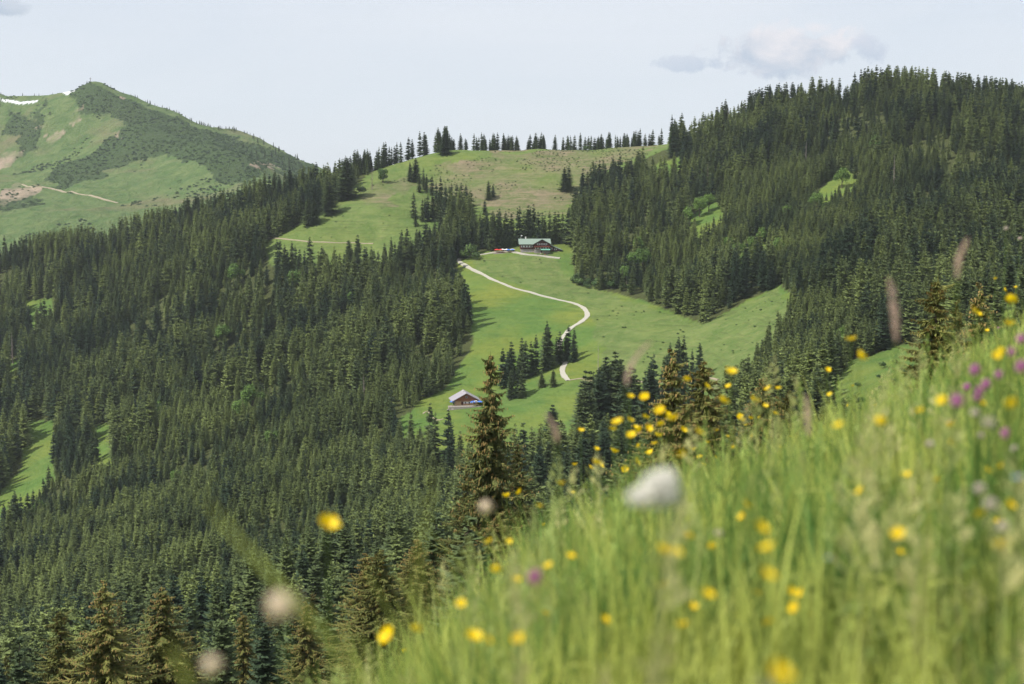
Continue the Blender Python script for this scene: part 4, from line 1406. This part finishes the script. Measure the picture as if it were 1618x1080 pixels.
# ------------------------------------------------------------------ foreground: the flower meadow
def blade_tuft(name, seed, n, hmin, hmax, spread, lean, wid):
    rd = random.Random(seed)
    V = []; F = []; S = []
    for i in range(n):
        a = rd.random() * 6.28; d = spread * rd.random() ** .5
        bx, by = d * math.cos(a), d * math.sin(a)
        h = rd.uniform(hmin, hmax); l = lean * rd.random() * h; la = rd.random() * 6.28
        w = wid * rd.uniform(.5, 1.3); wa = rd.random() * 3.14
        s = rd.random()
        prev = None
        for q in range(5):
            t = q / 4
            cx = bx + math.cos(la) * l * t * t; cy = by + math.sin(la) * l * t * t; cz = h * t * (1 - .15 * t * l / h)
            ww = w * (1 - t ** 2) * .5 + .0004
            k = len(V)
            V += [(cx - math.cos(wa) * ww, cy - math.sin(wa) * ww, cz), (cx + math.cos(wa) * ww, cy + math.sin(wa) * ww, cz)]
            if prev is not None:
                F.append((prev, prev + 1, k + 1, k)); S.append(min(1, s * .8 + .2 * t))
            prev = k
    me = bpy.data.meshes.new(name); me.from_pydata(V, [], F); me.materials.append(M['grass'])
    at = me.attributes.new('leaf', 'FLOAT', 'FACE'); at.data.foreach_set('value', np.array(S, np.float32))
    me.update()
    return me


TU = [blade_tuft('tuft', 500 + i, 26, .12, .36, .07, .55, .006) for i in range(3)] + [blade_tuft('tuft', 510 + i, 12, .24, .46, .05, .35, .005) for i in range(3)] + [blade_tuft('tuft', 520, 9, .08, .2, .06, .8, .014)]
# seed-headed grass stalks inside the mass
def stalk_tuft(seed):
    rd = random.Random(seed); V = []; F = []; S = []
    for i in range(4):
        a = rd.random() * 6.28; bx, by = .06 * math.cos(a), .06 * math.sin(a); h = rd.uniform(.3, .54); la = rd.random() * 6.28; l = h * .15 * rd.random()
        prev = None
        for q in range(6):
            t = q / 5; cx = bx + math.cos(la) * l * t * t; cy = by + math.sin(la) * l * t * t
            k = len(V); V += [(cx - .0009, cy, h * t), (cx + .0009, cy + .0006, h * t)]
            if prev is not None: F.append((prev, prev + 1, k + 1, k)); S.append(.75)
            prev = k
        for q in range(26):
            t = rd.uniform(.78, 1.0); cx = bx + math.cos(la) * l * t * t; cy = by + math.sin(la) * l * t * t
            L = .035 * (1.05 - t) * 4 + .004; b = rd.random() * 6.28
            ex, ey = cx + math.cos(b) * L * .6, cy + math.sin(b) * L * .6
            k = len(V); V += [(cx, cy, h * t), (ex, ey, h * t + L * .5), (ex + .003, ey + .002, h * t + L * .5 + .006)]
            F.append((k, k + 1, k + 2)); S.append(1.0)
    me = bpy.data.meshes.new('stalks'); me.from_pydata(V, [], F); me.materials.append(M['seed'])
    at = me.attributes.new('leaf', 'FLOAT', 'FACE'); at.data.foreach_set('value', np.array(S, np.float32)); me.update()
    return me


M['seed'] = leafy('seed_heads', (.28, .36, .10), (.44, .42, .20), transl=.5)
TU += [stalk_tuft(600), stalk_tuft(601)]
def herb_tuft(seed):
    rd = random.Random(seed); V = []; F = []; S = []
    for i in range(9):
        a = rd.random() * 6.28; L = rd.uniform(.06, .13); zb = rd.uniform(.02, .26); w = rd.uniform(.012, .022)
        d = Vector((math.cos(a), math.sin(a), rd.uniform(-.2, .7))).normalized(); sd_ = Vector((-math.sin(a), math.cos(a), 0)); b = Vector((0, 0, zb)); s = rd.random() * .5
        prev = None
        for q in range(5):
            t = q / 4; c = b + d * L * t + Vector((0, 0, -.03 * t * t)); ww = w * math.sin(3.0 * t + .14)
            k = len(V); V += [tuple(c - sd_ * ww), tuple(c + Vector((0, 0, -.003))), tuple(c + sd_ * ww)]
            if prev is not None:
                for e in (0, 1): F.append((prev + e, prev + e + 1, k + e + 1, k + e)); S.append(s)
            prev = k
    me = bpy.data.meshes.new('herb'); me.from_pydata(V, [], F); me.materials.append(M['grass'])
    at = me.attributes.new('leaf', 'FLOAT', 'FACE'); at.data.foreach_set('value', np.array(S, np.float32)); me.update()
    return me
TU.append(herb_tuft(611))
xs = []; 
for (x0, x1, y0, y1, dens) in [(-3.2, 5, .35, 5, 200), (-6, 6, 5, 11, 110), (-10, 12, 11, 24, 22), (-6, -3.2, -1, 5, 60), (-3.2, 5, -1.5, .35, 60)]:
    nn = int((x1 - x0) * (y1 - y0) * dens)
    xs.append(np.stack([rng.uniform(x0, x1, nn), rng.uniform(y0, y1, nn)], 1))
g = np.concatenate(xs)
x, y = g[:, 0], g[:, 1]
z = near_h(x, y) if False else H(x, y)
ok = (np.hypot(x, y) > .55)
# nothing tall right in front of the lens
top = z + .5
pxg, pyg = proj(x, y, top)
okk = ok & ~((y < 1.1) & (y > 0) & (pxg < 1500) & (pyg < 860))
g = np.stack([x, y, z - .01], 1)[okk]; SIL = [(480, 1060), (600, 960), (700, 880), (860, 780), (1100, 680), (1400, 610), (1618, 440)]
vt = []; vs = []
rd = random.Random(77)
for i in range(170):
    px = rd.uniform(480, 1640) if i % 3 == 0 else rd.uniform(480, 980); D = rd.uniform(1.3, 4.5)
    py = float(np.interp(px, [p[0] for p in SIL], [p[1] for p in SIL])) + rd.triangular(-60, 140, 30)
    xx, yy, zz = W(px, py, D); gz = h1(xx, yy); hh = zz - gz
    if .22 < hh < .74: vt.append((xx, yy, gz)); vs.append(hh)
nv_ = len(vt)
g = np.concatenate([g, np.array(vt)])
n = len(g)
cl = fbm(g[:, 0], g[:, 1], .9, 3)
ix_ = rng.choice(10, n, p=[.15, .15, .15, .10, .10, .10, .07, .02, .02, .14])
s = rng.uniform(.75, 1.15, n) * (1 + .22 * cl)
ix_[-nv_:] = np.array([rd.choice([3, 4, 5, 3, 4, 7]) for _ in range(nv_)])
s[-nv_:] = np.array(vs) / .48
scatter('meadow_grass', None, g, np.stack([s, s, s], 1), np.stack([rng.normal(0, .08, n), rng.normal(0, .08, n), rng.random(n) * 6.28], 1), ix_,
        np.clip(.48 + 1.1 * fbm(g[:, 0] + 30, g[:, 1], .6, 3) + rng.normal(0, .22, n), 0, 1), [[t] for t in TU], 'tall unmown alpine meadow grass on the slope beside the viewer', 'grass')
print('grass tufts', n)

M['petal'] = plain('buttercup_petals', (.95, .68, .010), .35, .06, 60)
nt = M['petal'].node_tree; b = nt.nodes['Principled BSDF']
tr = N(nt, 'ShaderNodeBsdfTranslucent'); nt.links.new(b.inputs['Base Color'].links[0].from_socket, tr.inputs['Color'])
mx = N(nt, 'ShaderNodeMixShader'); mx.inputs[0].default_value = .35
nt.links.new(b.outputs[0], mx.inputs[1]); nt.links.new(tr.outputs[0], mx.inputs[2]); nt.links.new(mx.outputs[0], nt.nodes['Material Output'].inputs['Surface'])
M['eye'] = plain('flower_centres', (.62, .38, .02), .7, .2, 80)
M['stem'] = plain('flower_stems', (.13, .20, .045), .6, .2, 20)
M['clover'] = plain('magenta_clover', (.62, .28, .50), .7, .25, 90)
M['white_fl'] = plain('white_blossom', (.92, .90, .84), .8, .08, 60)
M['beige'] = plain('faded_beige_head', (.80, .68, .52), .9, .15, 60)
M['blue_fl'] = plain('blue_petals', (.22, .33, .68), .6, .1, 60)


def thin(m, f=.4):
    nt = m.node_tree; b = nt.nodes['Principled BSDF']
    tr = N(nt, 'ShaderNodeBsdfTranslucent'); nt.links.new(b.inputs['Base Color'].links[0].from_socket, tr.inputs['Color'])
    mx = N(nt, 'ShaderNodeMixShader'); mx.inputs[0].default_value = f
    nt.links.new(b.outputs[0], mx.inputs[1]); nt.links.new(tr.outputs[0], mx.inputs[2]); nt.links.new(mx.outputs[0], nt.nodes['Material Output'].inputs['Surface'])


for k_ in ('white_fl', 'beige', 'clover', 'blue_fl', 'stem'): thin(M[k_])


def petals_mesh(name, seed, r, n, mat, cup=.55):
    rd = random.Random(seed); V = []; F = []
    for i in range(n):
        a0 = 6.2832 * i / n + rd.uniform(-.06, .06); hw = 3.3 / n
        b = len(V)
        for q in range(5):
            t = q / 4; rr = r * t
            z = cup * r * t ** 1.7
            ww = hw * (1.05 if q < 3 else (.95 if q == 3 else .62))
            for s in (-1, 0, 1):
                a = a0 + s * ww
                V.append((rr * math.cos(a) * (1 - .04 * abs(s)), rr * math.sin(a) * (1 - .04 * abs(s)), z + .0012 * abs(s) + (i % 2) * .0006))
        for q in range(4):
            for s in range(2):
                k = b + q * 3 + s; F.append((k, k + 1, k + 4, k + 3))
    me = bpy.data.meshes.new(name); me.from_pydata(V, [], F); me.materials.append(mat)
    me.polygons.foreach_set('use_smooth', np.ones(len(me.polygons), bool)); me.update(); return me


def blob_mesh(name, seed, r, mat, n=90, zs=1.0, fl=.35, off=0):
    """a head made of many florets"""
    rd = random.Random(seed); V = []; F = []
    for i in range(n):
        a = 2.399963 * i; zz = 1 - 2 * (i + .5) / n; rr = math.sqrt(max(0, 1 - zz * zz))
        d = Vector((rr * math.cos(a), rr * math.sin(a), zz * zs))
        t = d.orthogonal().normalized(); c = d.cross(t)
        L = r * rd.uniform(.85, 1.1); w = r * fl * .5
        p0 = d * r * .3; p1 = d * L
        k = len(V)
        V += [tuple(p0), tuple(p0 * .5 + p1 * .5 + t * w), tuple(p1), tuple(p0 * .5 + p1 * .5 - t * w), tuple(p0 * .5 + p1 * .5 + c * w), tuple(p0 * .5 + p1 * .5 - c * w)]
        F += [(k, k + 1, k + 2, k + 3), (k, k + 4, k + 2, k + 5)]
    bm = bmesh.new(); bmesh.ops.create_icosphere(bm, subdivisions=2, radius=r * .72)
    k = len(V); V += [(v.co.x, v.co.y, v.co.z * zs) for v in bm.verts]; F += [tuple(k + q.index for q in f.verts) for f in bm.faces]; bm.free()
    for v in range(len(V)): V[v] = (V[v][0], V[v][1], V[v][2] + off)
    me = bpy.data.meshes.new(name); me.from_pydata(V, [], F); me.materials.append(mat); me.update(); return me


def stem_mesh(name, seed, h, r=.0013):
    rd = random.Random(seed)
    mb = MB()
    cx, cy = rd.uniform(-.05, .05), rd.uniform(-.05, .05)
    mb.tube([(cx * (1 - t) ** 1.6, cy * (1 - t) ** 1.6, -h + h * t) for t in [0, .2, .4, .6, .8, 1]], [r * 1.4, r * 1.3, r * 1.2, r, r * .9, r * .8], 5)
    for i in range(3):
        t = rd.uniform(.1, .6); a = rd.random() * 6.28; L = rd.uniform(.03, .06)
        p = Vector((cx * (1 - t) ** 1.6, cy * (1 - t) ** 1.6, -h + h * t)); k = len(mb.v)
        q = p + Vector((math.cos(a) * L, math.sin(a) * L, L * .7)); w = Vector((-math.sin(a), math.cos(a), 0)) * .006
        mb.v += [tuple(p), tuple((p + q) / 2 + w), tuple(q), tuple((p + q) / 2 - w)]; mb.f.append((k, k + 1, k + 2, k + 3))
    me = bpy.data.meshes.new(name); me.from_pydata(mb.v, [], mb.f); me.materials.append(M['stem']); me.update(); return me


PET = [petals_mesh('petals', i, .017, 5, M['petal'], .5 + .15 * i) for i in range(3)]
EYE = blob_mesh('centre', 5, .0042, M['eye'], 40, .7, .4, .003)
STEMS = {k: [stem_mesh('stem', 10 * k + i, k / 20) for i in range(2)] for k in range(1, 18)}


def plant(kind, x, y, z, rt, heads, label, cat='flower', group=None, tilt=(0, 0), sc=1.0):
    """origin at the bloom's base; the stem reaches down to the soil"""
    g0 = h1(x, y)
    H_ = max(.05, z - g0)
    p = empty(kind, (x, y, g0), rt, label, cat, group)
    k = max(1, min(17, math.ceil(H_ * 20)))
    st = bpy.data.objects.new('stem', random.choice(STEMS[k])); C.objects.link(st); st.parent = p; st.location = (0, 0, H_); st.scale = (1, 1, H_ / (k / 20))
    first = None
    for i, (nm, me) in enumerate(heads):
        o = bpy.data.objects.new(nm, me); C.objects.link(o)
        if i == 0:
            o.parent = p; o.location = (0, 0, H_); o.rotation_euler = (tilt[0], tilt[1], 0); o.scale = (sc, sc, sc); first = o
        else:
            o.parent = first
    return p


def at_size(px, py, wpx, real=.034, want=.56):
    """distance at which the bloom stands just above the grass, and the bloom's own size from its width in the photo"""
    D0 = (real + .0155) * FPX / wpx
    best = None
    for D in np.linspace(max(.9, D0 * .35), D0 * 1.5, 90):
        x, y, z = W(px, py, D)
        hh = z - h1(x, y)
        if .1 < hh < .85:
            sz = (wpx * D / FPX - .0125) / real
            c = abs(hh - want) * 3 * (2 if hh < want else 1) + abs(math.log(max(.05, sz))) * .45
            if best is None or c < best[0]: best = (c, x, y, z, min(1.7, max(.55, sz)))
    if best is None:
        x, y, z = W(px, py, D0); return x, y, z, 1.0
    return best[1:]


BUT = """517,834,53 617,1007,45 657,996,32 748,1010,44 768,1012,30 820,1010,34 1045,873,44 1066,876,36 1228,1068,60 886,765,22 851,800,20 822,778,17 800,785,18 773,857,23 804,857,20 784,902,20
815,917,16 728,955,20 762,933,16 750,962,16 970,715,20 968,679,18 995,665,19 1013,680,19 1024,679,19 1045,672,18 1040,690,18 1034,702,16 1027,718,18 1005,730,18 948,735,16 933,740,14
987,742,17 1079,681,18 1077,720,24 1094,712,17 1105,723,14 1111,735,12 1133,680,10 1131,723,10 1169,659,16 1176,665,15 1178,672,12 1189,690,12 1160,708,12 1230,705,11 1200,660,8 950,803,15
1106,768,14 1096,802,15 1103,803,15 945,860,14 1078,752,12 1117,942,22 1200,836,25 1213,800,14 1211,912,28 1213,868,26 1420,848,22 1212,741,14 1325,674,17 1388,669,19 1398,670,17 1455,651,14
1348,610,8 1383,641,10 1390,645,10 1396,690,14 1340,640,9 1578,866,24 1590,860,20 1600,640,20 1552,640,13 1560,523,10 1573,441,10 1587,458,11 1580,557,13 1240,757,14 1242,706,9 640,1030,16
1435,870,12 1250,690,8 1500,700,14 1010,705,12 905,780,12 860,830,12 905,845,10 1480,760,13 1560,745,14 1605,455,10 1530,560,9 1460,560,8 1340,700,10 1283,720,8 1372,740,12 1150,690,9 1118,700,10""".split()
rd = random.Random(21)
for i, s_ in enumerate(BUT):
    px, py, wp = map(float, s_.split(','))
    x, y, z, bs = at_size(px, py, wp)
    pin = {0: 'large blurred yellow buttercup standing free against the dark forest', 1: 'large yellow buttercup low above the grass by the pale seed head', 8: 'biggest yellow buttercup cut by the bottom edge of the frame',
           9: 'yellow buttercup standing clear above its neighbours over the meadow crest', 5: 'round yellow buttercup beside the touching pair near the lower edge', 52: 'crisp yellow buttercup below the white blossom cluster'}
    if i in pin: l, g = pin[i], None
    elif wp > 20: l, g = 'large blurred yellow buttercup close to the lens in the tall grass', 'close buttercups in the grass'
    elif px < 900: l, g = 'yellow buttercup on the falling edge of the flower meadow', 'buttercups on the falling meadow edge'
    elif px < 1240: l, g = 'yellow buttercup in the dense bunch on the meadow crest', 'buttercups bunched on the meadow crest'
    else: l, g = 'small yellow buttercup scattered through the upper part of the meadow', 'buttercups in the upper meadow'
    plant('buttercup', x, y, z, rd.random() * 6.28, [('bloom', PET[rd.randrange(3)]), ('flower_centre', EYE)], l, group=g, tilt=(rd.uniform(.1, 1.1), rd.uniform(-.5, .5)), sc=bs)
# more of them further off along the crest
for i in range(34):
    y = rd.uniform(3, 8); px = rd.uniform(900, 1618) if i % 2 else rd.uniform(940, 1250); x = (px - 809) / FPX * y; z = h1(x, y) + rd.uniform(.48, .66)
    plant('buttercup', x, y, z, rd.random() * 6.28, [('bloom', PET[rd.randrange(3)]), ('flower_centre', EYE)], 'tiny yellow buttercup half hidden in the grass of the far meadow crest', group='small buttercups half hidden on the crest', tilt=(rd.uniform(-.4, .9), rd.uniform(-.6, .6)), sc=rd.uniform(.7, 1.1))

for i in range(46):
    px = rd.uniform(720, 1610); py = float(np.interp(px, [p[0] for p in SIL], [p[1] for p in SIL])) + rd.uniform(60, 380)
    if py > 1060: continue
    x, y, z, bs = at_size(px, py, rd.uniform(11, 20), want=.64)
    plant('buttercup', x, y, z, rd.random() * 6.28, [('bloom', PET[rd.randrange(3)]), ('flower_centre', EYE)], 'soft yellow buttercup sunk among the stalks inside the near meadow', group='buttercups inside the near meadow', tilt=(rd.uniform(.1, 1.0), rd.uniform(-.5, .5)), sc=bs)

CLV = [blob_mesh('clover_head', 30 + i, .014, M['clover'], 90, 1.15, .4, .01) for i in range(2)]
for i, (px, py, wp) in enumerate([(844, 920, 20), (1511, 640, 17), (1540, 590, 14), (1527, 615, 12), (1558, 612, 13), (1577, 596, 14), (1549, 622, 14), (1600, 560, 16), (1612, 585, 16), (1528, 575, 12), (1578, 520, 12), (1545, 632, 13), (1590, 690, 14), (1612, 540, 14)]):
    x, y, z, bs = at_size(px, py, wp, .028, .64); bs = max(bs, .9)
    l, g = ('single magenta clover on the left slope of the meadow', None) if i == 0 else (('brightest magenta clover in front of the pink bunch', None) if i == 1 else ('pink clover in the loose bunch high on the meadow', 'pink clovers high on the meadow'))
    plant('clover', x, y, z, rd.random() * 6.28, [('flower_head', CLV[i % 2])], l, group=g, tilt=(rd.uniform(-.3, .4), rd.uniform(-.3, .4)), sc=bs * rd.uniform(.55, .85))
M['pale_fl'] = plain('pale_pinkish_heads', (.74, .66, .60), .85, .15, 60); thin(M['pale_fl'])
WH = blob_mesh('white_head', 41, .017, M['pale_fl'], 120, .8, .4, .008)
for i, (px, py, wp) in enumerate([(1562, 672, 26), (1540, 655, 17), (1549, 690, 14), (1470, 703, 15), (1435, 660, 10), (1548, 775, 22), (1565, 800, 26), (1585, 835, 22), (1328, 765, 12), (1440, 700, 10), (1500, 668, 12), (1604, 710, 14), (1590, 362, 14), (1612, 378, 12), (1250, 720, 10), (1135, 845, 16)]):
    x, y, z, bs = at_size(px, py, wp, .034, .62)
    plant('white_clover', x, y, z, rd.random() * 6.28, [('flower_head', WH)], 'pale whitish clover head in the tall meadow grass', group='pale clover heads in the meadow', tilt=(rd.uniform(-.4, .4), rd.uniform(-.4, .4)), sc=bs * .8)
# large creamy blossom close to the lens
x, y, z = W(1042, 772, 1.25)
WB = blob_mesh('blossom', 42, .0185, M['white_fl'], 160, 1.0, .35, 0)
WH = blob_mesh('white_head', 46, .015, M['white_fl'], 120, .8, .4, 0)
p = plant('white_blossom', x, y, z, 0, [('flower_head', WB)], 'large creamy white blossom out of focus close to the lens')
for dx, dz in ((-.017, -.008), (.010, -.008), (.006, .009)):
    o = bpy.data.objects.new('flower_head', WH); C.objects.link(o); o.parent = p; o.location = (dx, .004, z - p.location.z + dz); o.scale = (.8, .8, .8)
x, y, z = W(448, 955, 1.0)
plant('seed_head', x, y, z, 0, [('flower_head', blob_mesh('seedball', 43, .014, M['beige'], 80, .9, .22, 0))], 'large blurred beige seed head in front of the dark forest', cat='seed head')
x, y, z = W(768, 800, 1.9)
plant('seed_head', x, y, z, 0, [('flower_head', blob_mesh('seedball', 44, .011, M['beige'], 60, 1, .25, 0))], 'small brownish seed head over the foot of the tall coned spruce', cat='seed head')
x, y, z = W(335, 1050, 1.1)
plant('seed_head', x, y, z, 0, [('flower_head', blob_mesh('seedball', 45, .009, M['beige'], 60, 1, .25, 0))], 'small pale seed head low at the bottom of the frame', cat='seed head')
for i, (px, py) in enumerate([(1610, 757), (1308, 882)]):
    x, y, z, bs = at_size(px, py, 16, .02)
    plant('blue_flower', x, y, z, 0, [('flower_head', petals_mesh('bluepetals', 7 + i, .009, 5, M['blue_fl'], .3))], ['small blue flower at the outer edge of the meadow', 'tiny blue flower deep in the near grass'][i], sc=[1, .35][i])


# feathery brown grass spikes
def spike_mesh(seed, L, r, lean):
    rd = random.Random(seed); V = []; F = []; S = []
    for i in range(230):
        t = rd.random(); a = rd.random() * 6.28; rr = r * math.sin(3.1 * min(.98, t * .9 + .08)) ** .7 * rd.uniform(.5, 1)
        cx = lean * t * t * L; z = t * L
        p = (cx, 0, z); q = (cx + rr * math.cos(a), rr * math.sin(a), z + rr * .8 + .003)
        k = len(V); V += [p, (q[0] + .0008, q[1], q[2] - .002), q, (q[0] - .0008, q[1] + .0008, q[2] - .003)]; F.append((k, k + 1, k + 2, k + 3)); S.append(rd.random())
    me = bpy.data.meshes.new('spike'); me.from_pydata(V, [], F); me.materials.append(M['seedhead'])
    at = me.attributes.new('leaf', 'FLOAT', 'FACE'); at.data.foreach_set('value', np.array(S, np.float32)); me.update(); return me


M['seedhead'] = leafy('brown_seed_heads', (.66, .50, .42), (.72, .55, .47), transl=.5)
for (pxb, pyb, pxt, pyt_, D, r, label) in [(1415, 540, 1405, 442, 2.3, .008, 'upright brownish grass spike against the wooded hill'), (1512, 440, 1530, 378, 2.4, .006, 'slanting brownish grass spike near the frame edge'),
                                          (990, 610, 1030, 540, 2.4, .005, 'thin leaning brownish grass spike over the far meadow'), (1277, 690, 1272, 625, 2.6, .006, 'pale feathery grass spike above the meadow crest'),
                                          (880, 700, 862, 655, 2.4, .005, 'small brownish grass spike before the lone dark spruce')]:
    xb, yb, zb = W(pxb, pyb, D); xt, yt, zt = W(pxt, pyt_, D)
    L = zt - zb
    me = spike_mesh(int(pxb), L, r, (xt - xb) / L)
    plant('grass_spike', xb, yb, zb, 0, [('seed_head', me)], label, cat='grass spike')


# the broad slanting blade and two small leaves close to the lens
def big_blade(pix, D, w, label):
    P = [Vector(W(px, py, D + i * .02)) for i, (px, py) in enumerate(pix)]
    base = P[-1]
    g = Vector((base.x, base.y, h1(base.x, base.y)))
    P.append(base * .4 + g * .6 + Vector((.01, 0, 0))); P.append(g)
    V = []; F = []
    n = len(P)
    for i, p in enumerate(P):
        d = (P[min(i + 1, n - 1)] - P[max(i - 1, 0)]).normalized()
        s = d.cross(Vector((0, 1, 0.2))).normalized()
        ww = w * min(1, .15 + i * .5) * .5
        q = p - g
        V += [tuple(q - s * ww), tuple(q + Vector((0, .003, 0))), tuple(q + s * ww)]
    for i in range(n - 1):
        for k in range(2):
            a = i * 3 + k; F.append((a, a + 1, a + 4, a + 3))
    t_ = empty('tall_grass_plant', g, 0, label, 'grass plant')
    o = mesh_obj('blade', V, F, M['grass'], t_, smooth=True)
    o['tint'] = 1.0
    at = o.data.attributes.new('leaf', 'FLOAT', 'FACE'); at.data.foreach_set('value', np.full(len(F), .6, np.float32))


big_blade([(318, 782), (370, 845), (425, 905), (500, 985), (560, 1060)], .92, .0048, 'broad blurred green blade slanting up in front of the valley forest')
big_blade([(262, 1020), (285, 1045), (300, 1090)], .9, .004, 'short bluish green blade tip at the bottom of the frame')
big_blade([(690, 740), (665, 860), (650, 1000)], 1.1, .0035, 'upright soft green blade before the valley forest')
big_blade([(545, 1000), (600, 1040), (640, 1090)], 1.0, .0035, 'low green blade leaning beside the large buttercup')

# ------------------------------------------------------------------ light, sky, air
EL = math.radians(50)
to_sun = Vector((-.88, -.48, 0)).normalized() * math.cos(EL) + Vector((0, 0, math.sin(EL)))
sd = bpy.data.lights.new('sun', 'SUN'); so = bpy.data.objects.new('sun', sd); C.objects.link(so)
sd.energy = 4.6; sd.angle = math.radians(.53); sd.color = (1, .955, .88)
so.rotation_euler = to_sun.to_track_quat('Z', 'Y').to_euler()
so.location = (0, 0, 60)

wd = bpy.data.worlds.new('World'); scene.world = wd; wd.use_nodes = True
nt = wd.node_tree
bg = nt.nodes['Background']
sky = N(nt, 'ShaderNodeTexSky'); sky.sky_type = 'NISHITA'; sky.sun_disc = False
sky.sun_elevation = EL; sky.sun_rotation = math.atan2(to_sun.x, to_sun.y) % (2 * math.pi)
sky.altitude = 1500; sky.air_density = 1.0; sky.dust_density = 3.0; sky.ozone_density = 1.0
tc = N(nt, 'ShaderNodeTexCoord')
# thin high veil of cloud, a loose cumulus and two scraps
SKYK = 10.0
veil = mixc(nt, .82, sky.outputs[0], (.645 * SKYK, .685 * SKYK, .75 * SKYK))
mp = N(nt, 'ShaderNodeMapping'); nt.links.new(tc.outputs['Generated'], mp.inputs[0]); mp.inputs['Scale'].default_value = (1, 1, 4)
nv = noise(nt, 3.2, 4, .55, mp.outputs[0], .6)
veil = mixc(nt, ramp(nt, nv, [(.35, 0), (.7, .55)]), veil, (.68 * SKYK, .71 * SKYK, .76 * SKYK))


def cloud(px, py, wx, wz, thick, lit, under, seed):
    """a cloud at a compass direction: soft ellipse broken up by noise"""
    global veil
    a = (px - 809) / FPX; e = (300 - py) / FPX
    az = math.atan(a)
    sx = N(nt, 'ShaderNodeSeparateXYZ'); nt.links.new(tc.outputs['Generated'], sx.inputs[0])
    A = math_(nt, 'ARCTAN2', sx.outputs[0], sx.outputs[1])
    n1 = noise(nt, 26, 6, .62, tc.outputs['Generated'], .3)
    u = math_(nt, 'DIVIDE', math_(nt, 'SUBTRACT', A, az), wx / FPX)
    v = math_(nt, 'DIVIDE', math_(nt, 'SUBTRACT', sx.outputs[2], e), wz / FPX)
    d = math_(nt, 'ADD', math_(nt, 'MULTIPLY', u, u), math_(nt, 'MULTIPLY', v, v))
    d = math_(nt, 'SUBTRACT', 1.0, d)
    d = math_(nt, 'ADD', d, math_(nt, 'MULTIPLY', math_(nt, 'SUBTRACT', n1, .5), 3.4))
    n2 = noise(nt, 70, 5, .65, tc.outputs['Generated'], .3)
    d = math_(nt, 'ADD', d, math_(nt, 'MULTIPLY', math_(nt, 'SUBTRACT', n2, .5), 3.0))
    m = ramp(nt, d, [(.15, 0), (.8, thick)])
    shade = math_(nt, 'ADD', math_(nt, 'MULTIPLY', v, .35), math_(nt, 'ADD', math_(nt, 'MULTIPLY', math_(nt, 'SUBTRACT', n1, .5), 2.2), .5))
    col = mixc(nt, ramp(nt, shade, [(.25, 0), (.9, 1)]), tuple(k * SKYK for k in under), tuple(k * SKYK for k in lit))
    veil = mixc(nt, m, veil, col)


cloud(1228, 88, 140, 40, 1.0, (.70, .69, .725), (.42, .49, .595), 1)
cloud(1090, 106, 60, 14, .85, (.53, .58, .67), (.43, .50, .61), 2)
cloud(1364, 88, 30, 24, .85, (.54, .58, .67), (.43, .50, .61), 3)
cloud(22, 36, 36, 14, .9, (.50, .55, .63), (.38, .45, .55), 4)
nt.links.new(veil, bg.inputs['Color'])
bg.inputs['Strength'].default_value = .1

hb = MB().box(-7000, 7000, -7000, 7000, -345, 460)
hz_ = hb.build('haze', None)
hz_.data.materials.clear()
hm = bpy.data.materials.new('haze'); hm.use_nodes = True
nt = hm.node_tree
nt.nodes.remove(nt.nodes['Principled BSDF'])
pv = N(nt, 'ShaderNodeVolumePrincipled')
pv.inputs['Density'].default_value = .000045
pv.inputs['Color'].default_value = (.86, .92, 1, 1)
pv.inputs['Anisotropy'].default_value = .25
nt.links.new(pv.outputs[0], nt.nodes['Material Output'].inputs['Volume'])
hz_.data.materials.append(hm)
tag(hz_, 'thin summer haze in the valley air', 'haze', kind='stuff')

scene.view_settings.view_transform = 'Standard'
scene.view_settings.look = 'None'
scene.view_settings.exposure = .3
scene.view_settings.gamma = 1
scene.view_settings.use_curve_mapping = False
cy = scene.cycles
cy.max_bounces = 6; cy.diffuse_bounces = 2; cy.glossy_bounces = 1; cy.transmission_bounces = 3; cy.volume_bounces = 1; cy.transparent_max_bounces = 8
cy.use_denoising = True; cy.denoiser = 'OPENIMAGEDENOISE'; cy.denoising_prefilter = 'FAST'; cy.denoising_input_passes = 'RGB_ALBEDO_NORMAL'
cy.caustics_reflective = False; cy.caustics_refractive = False
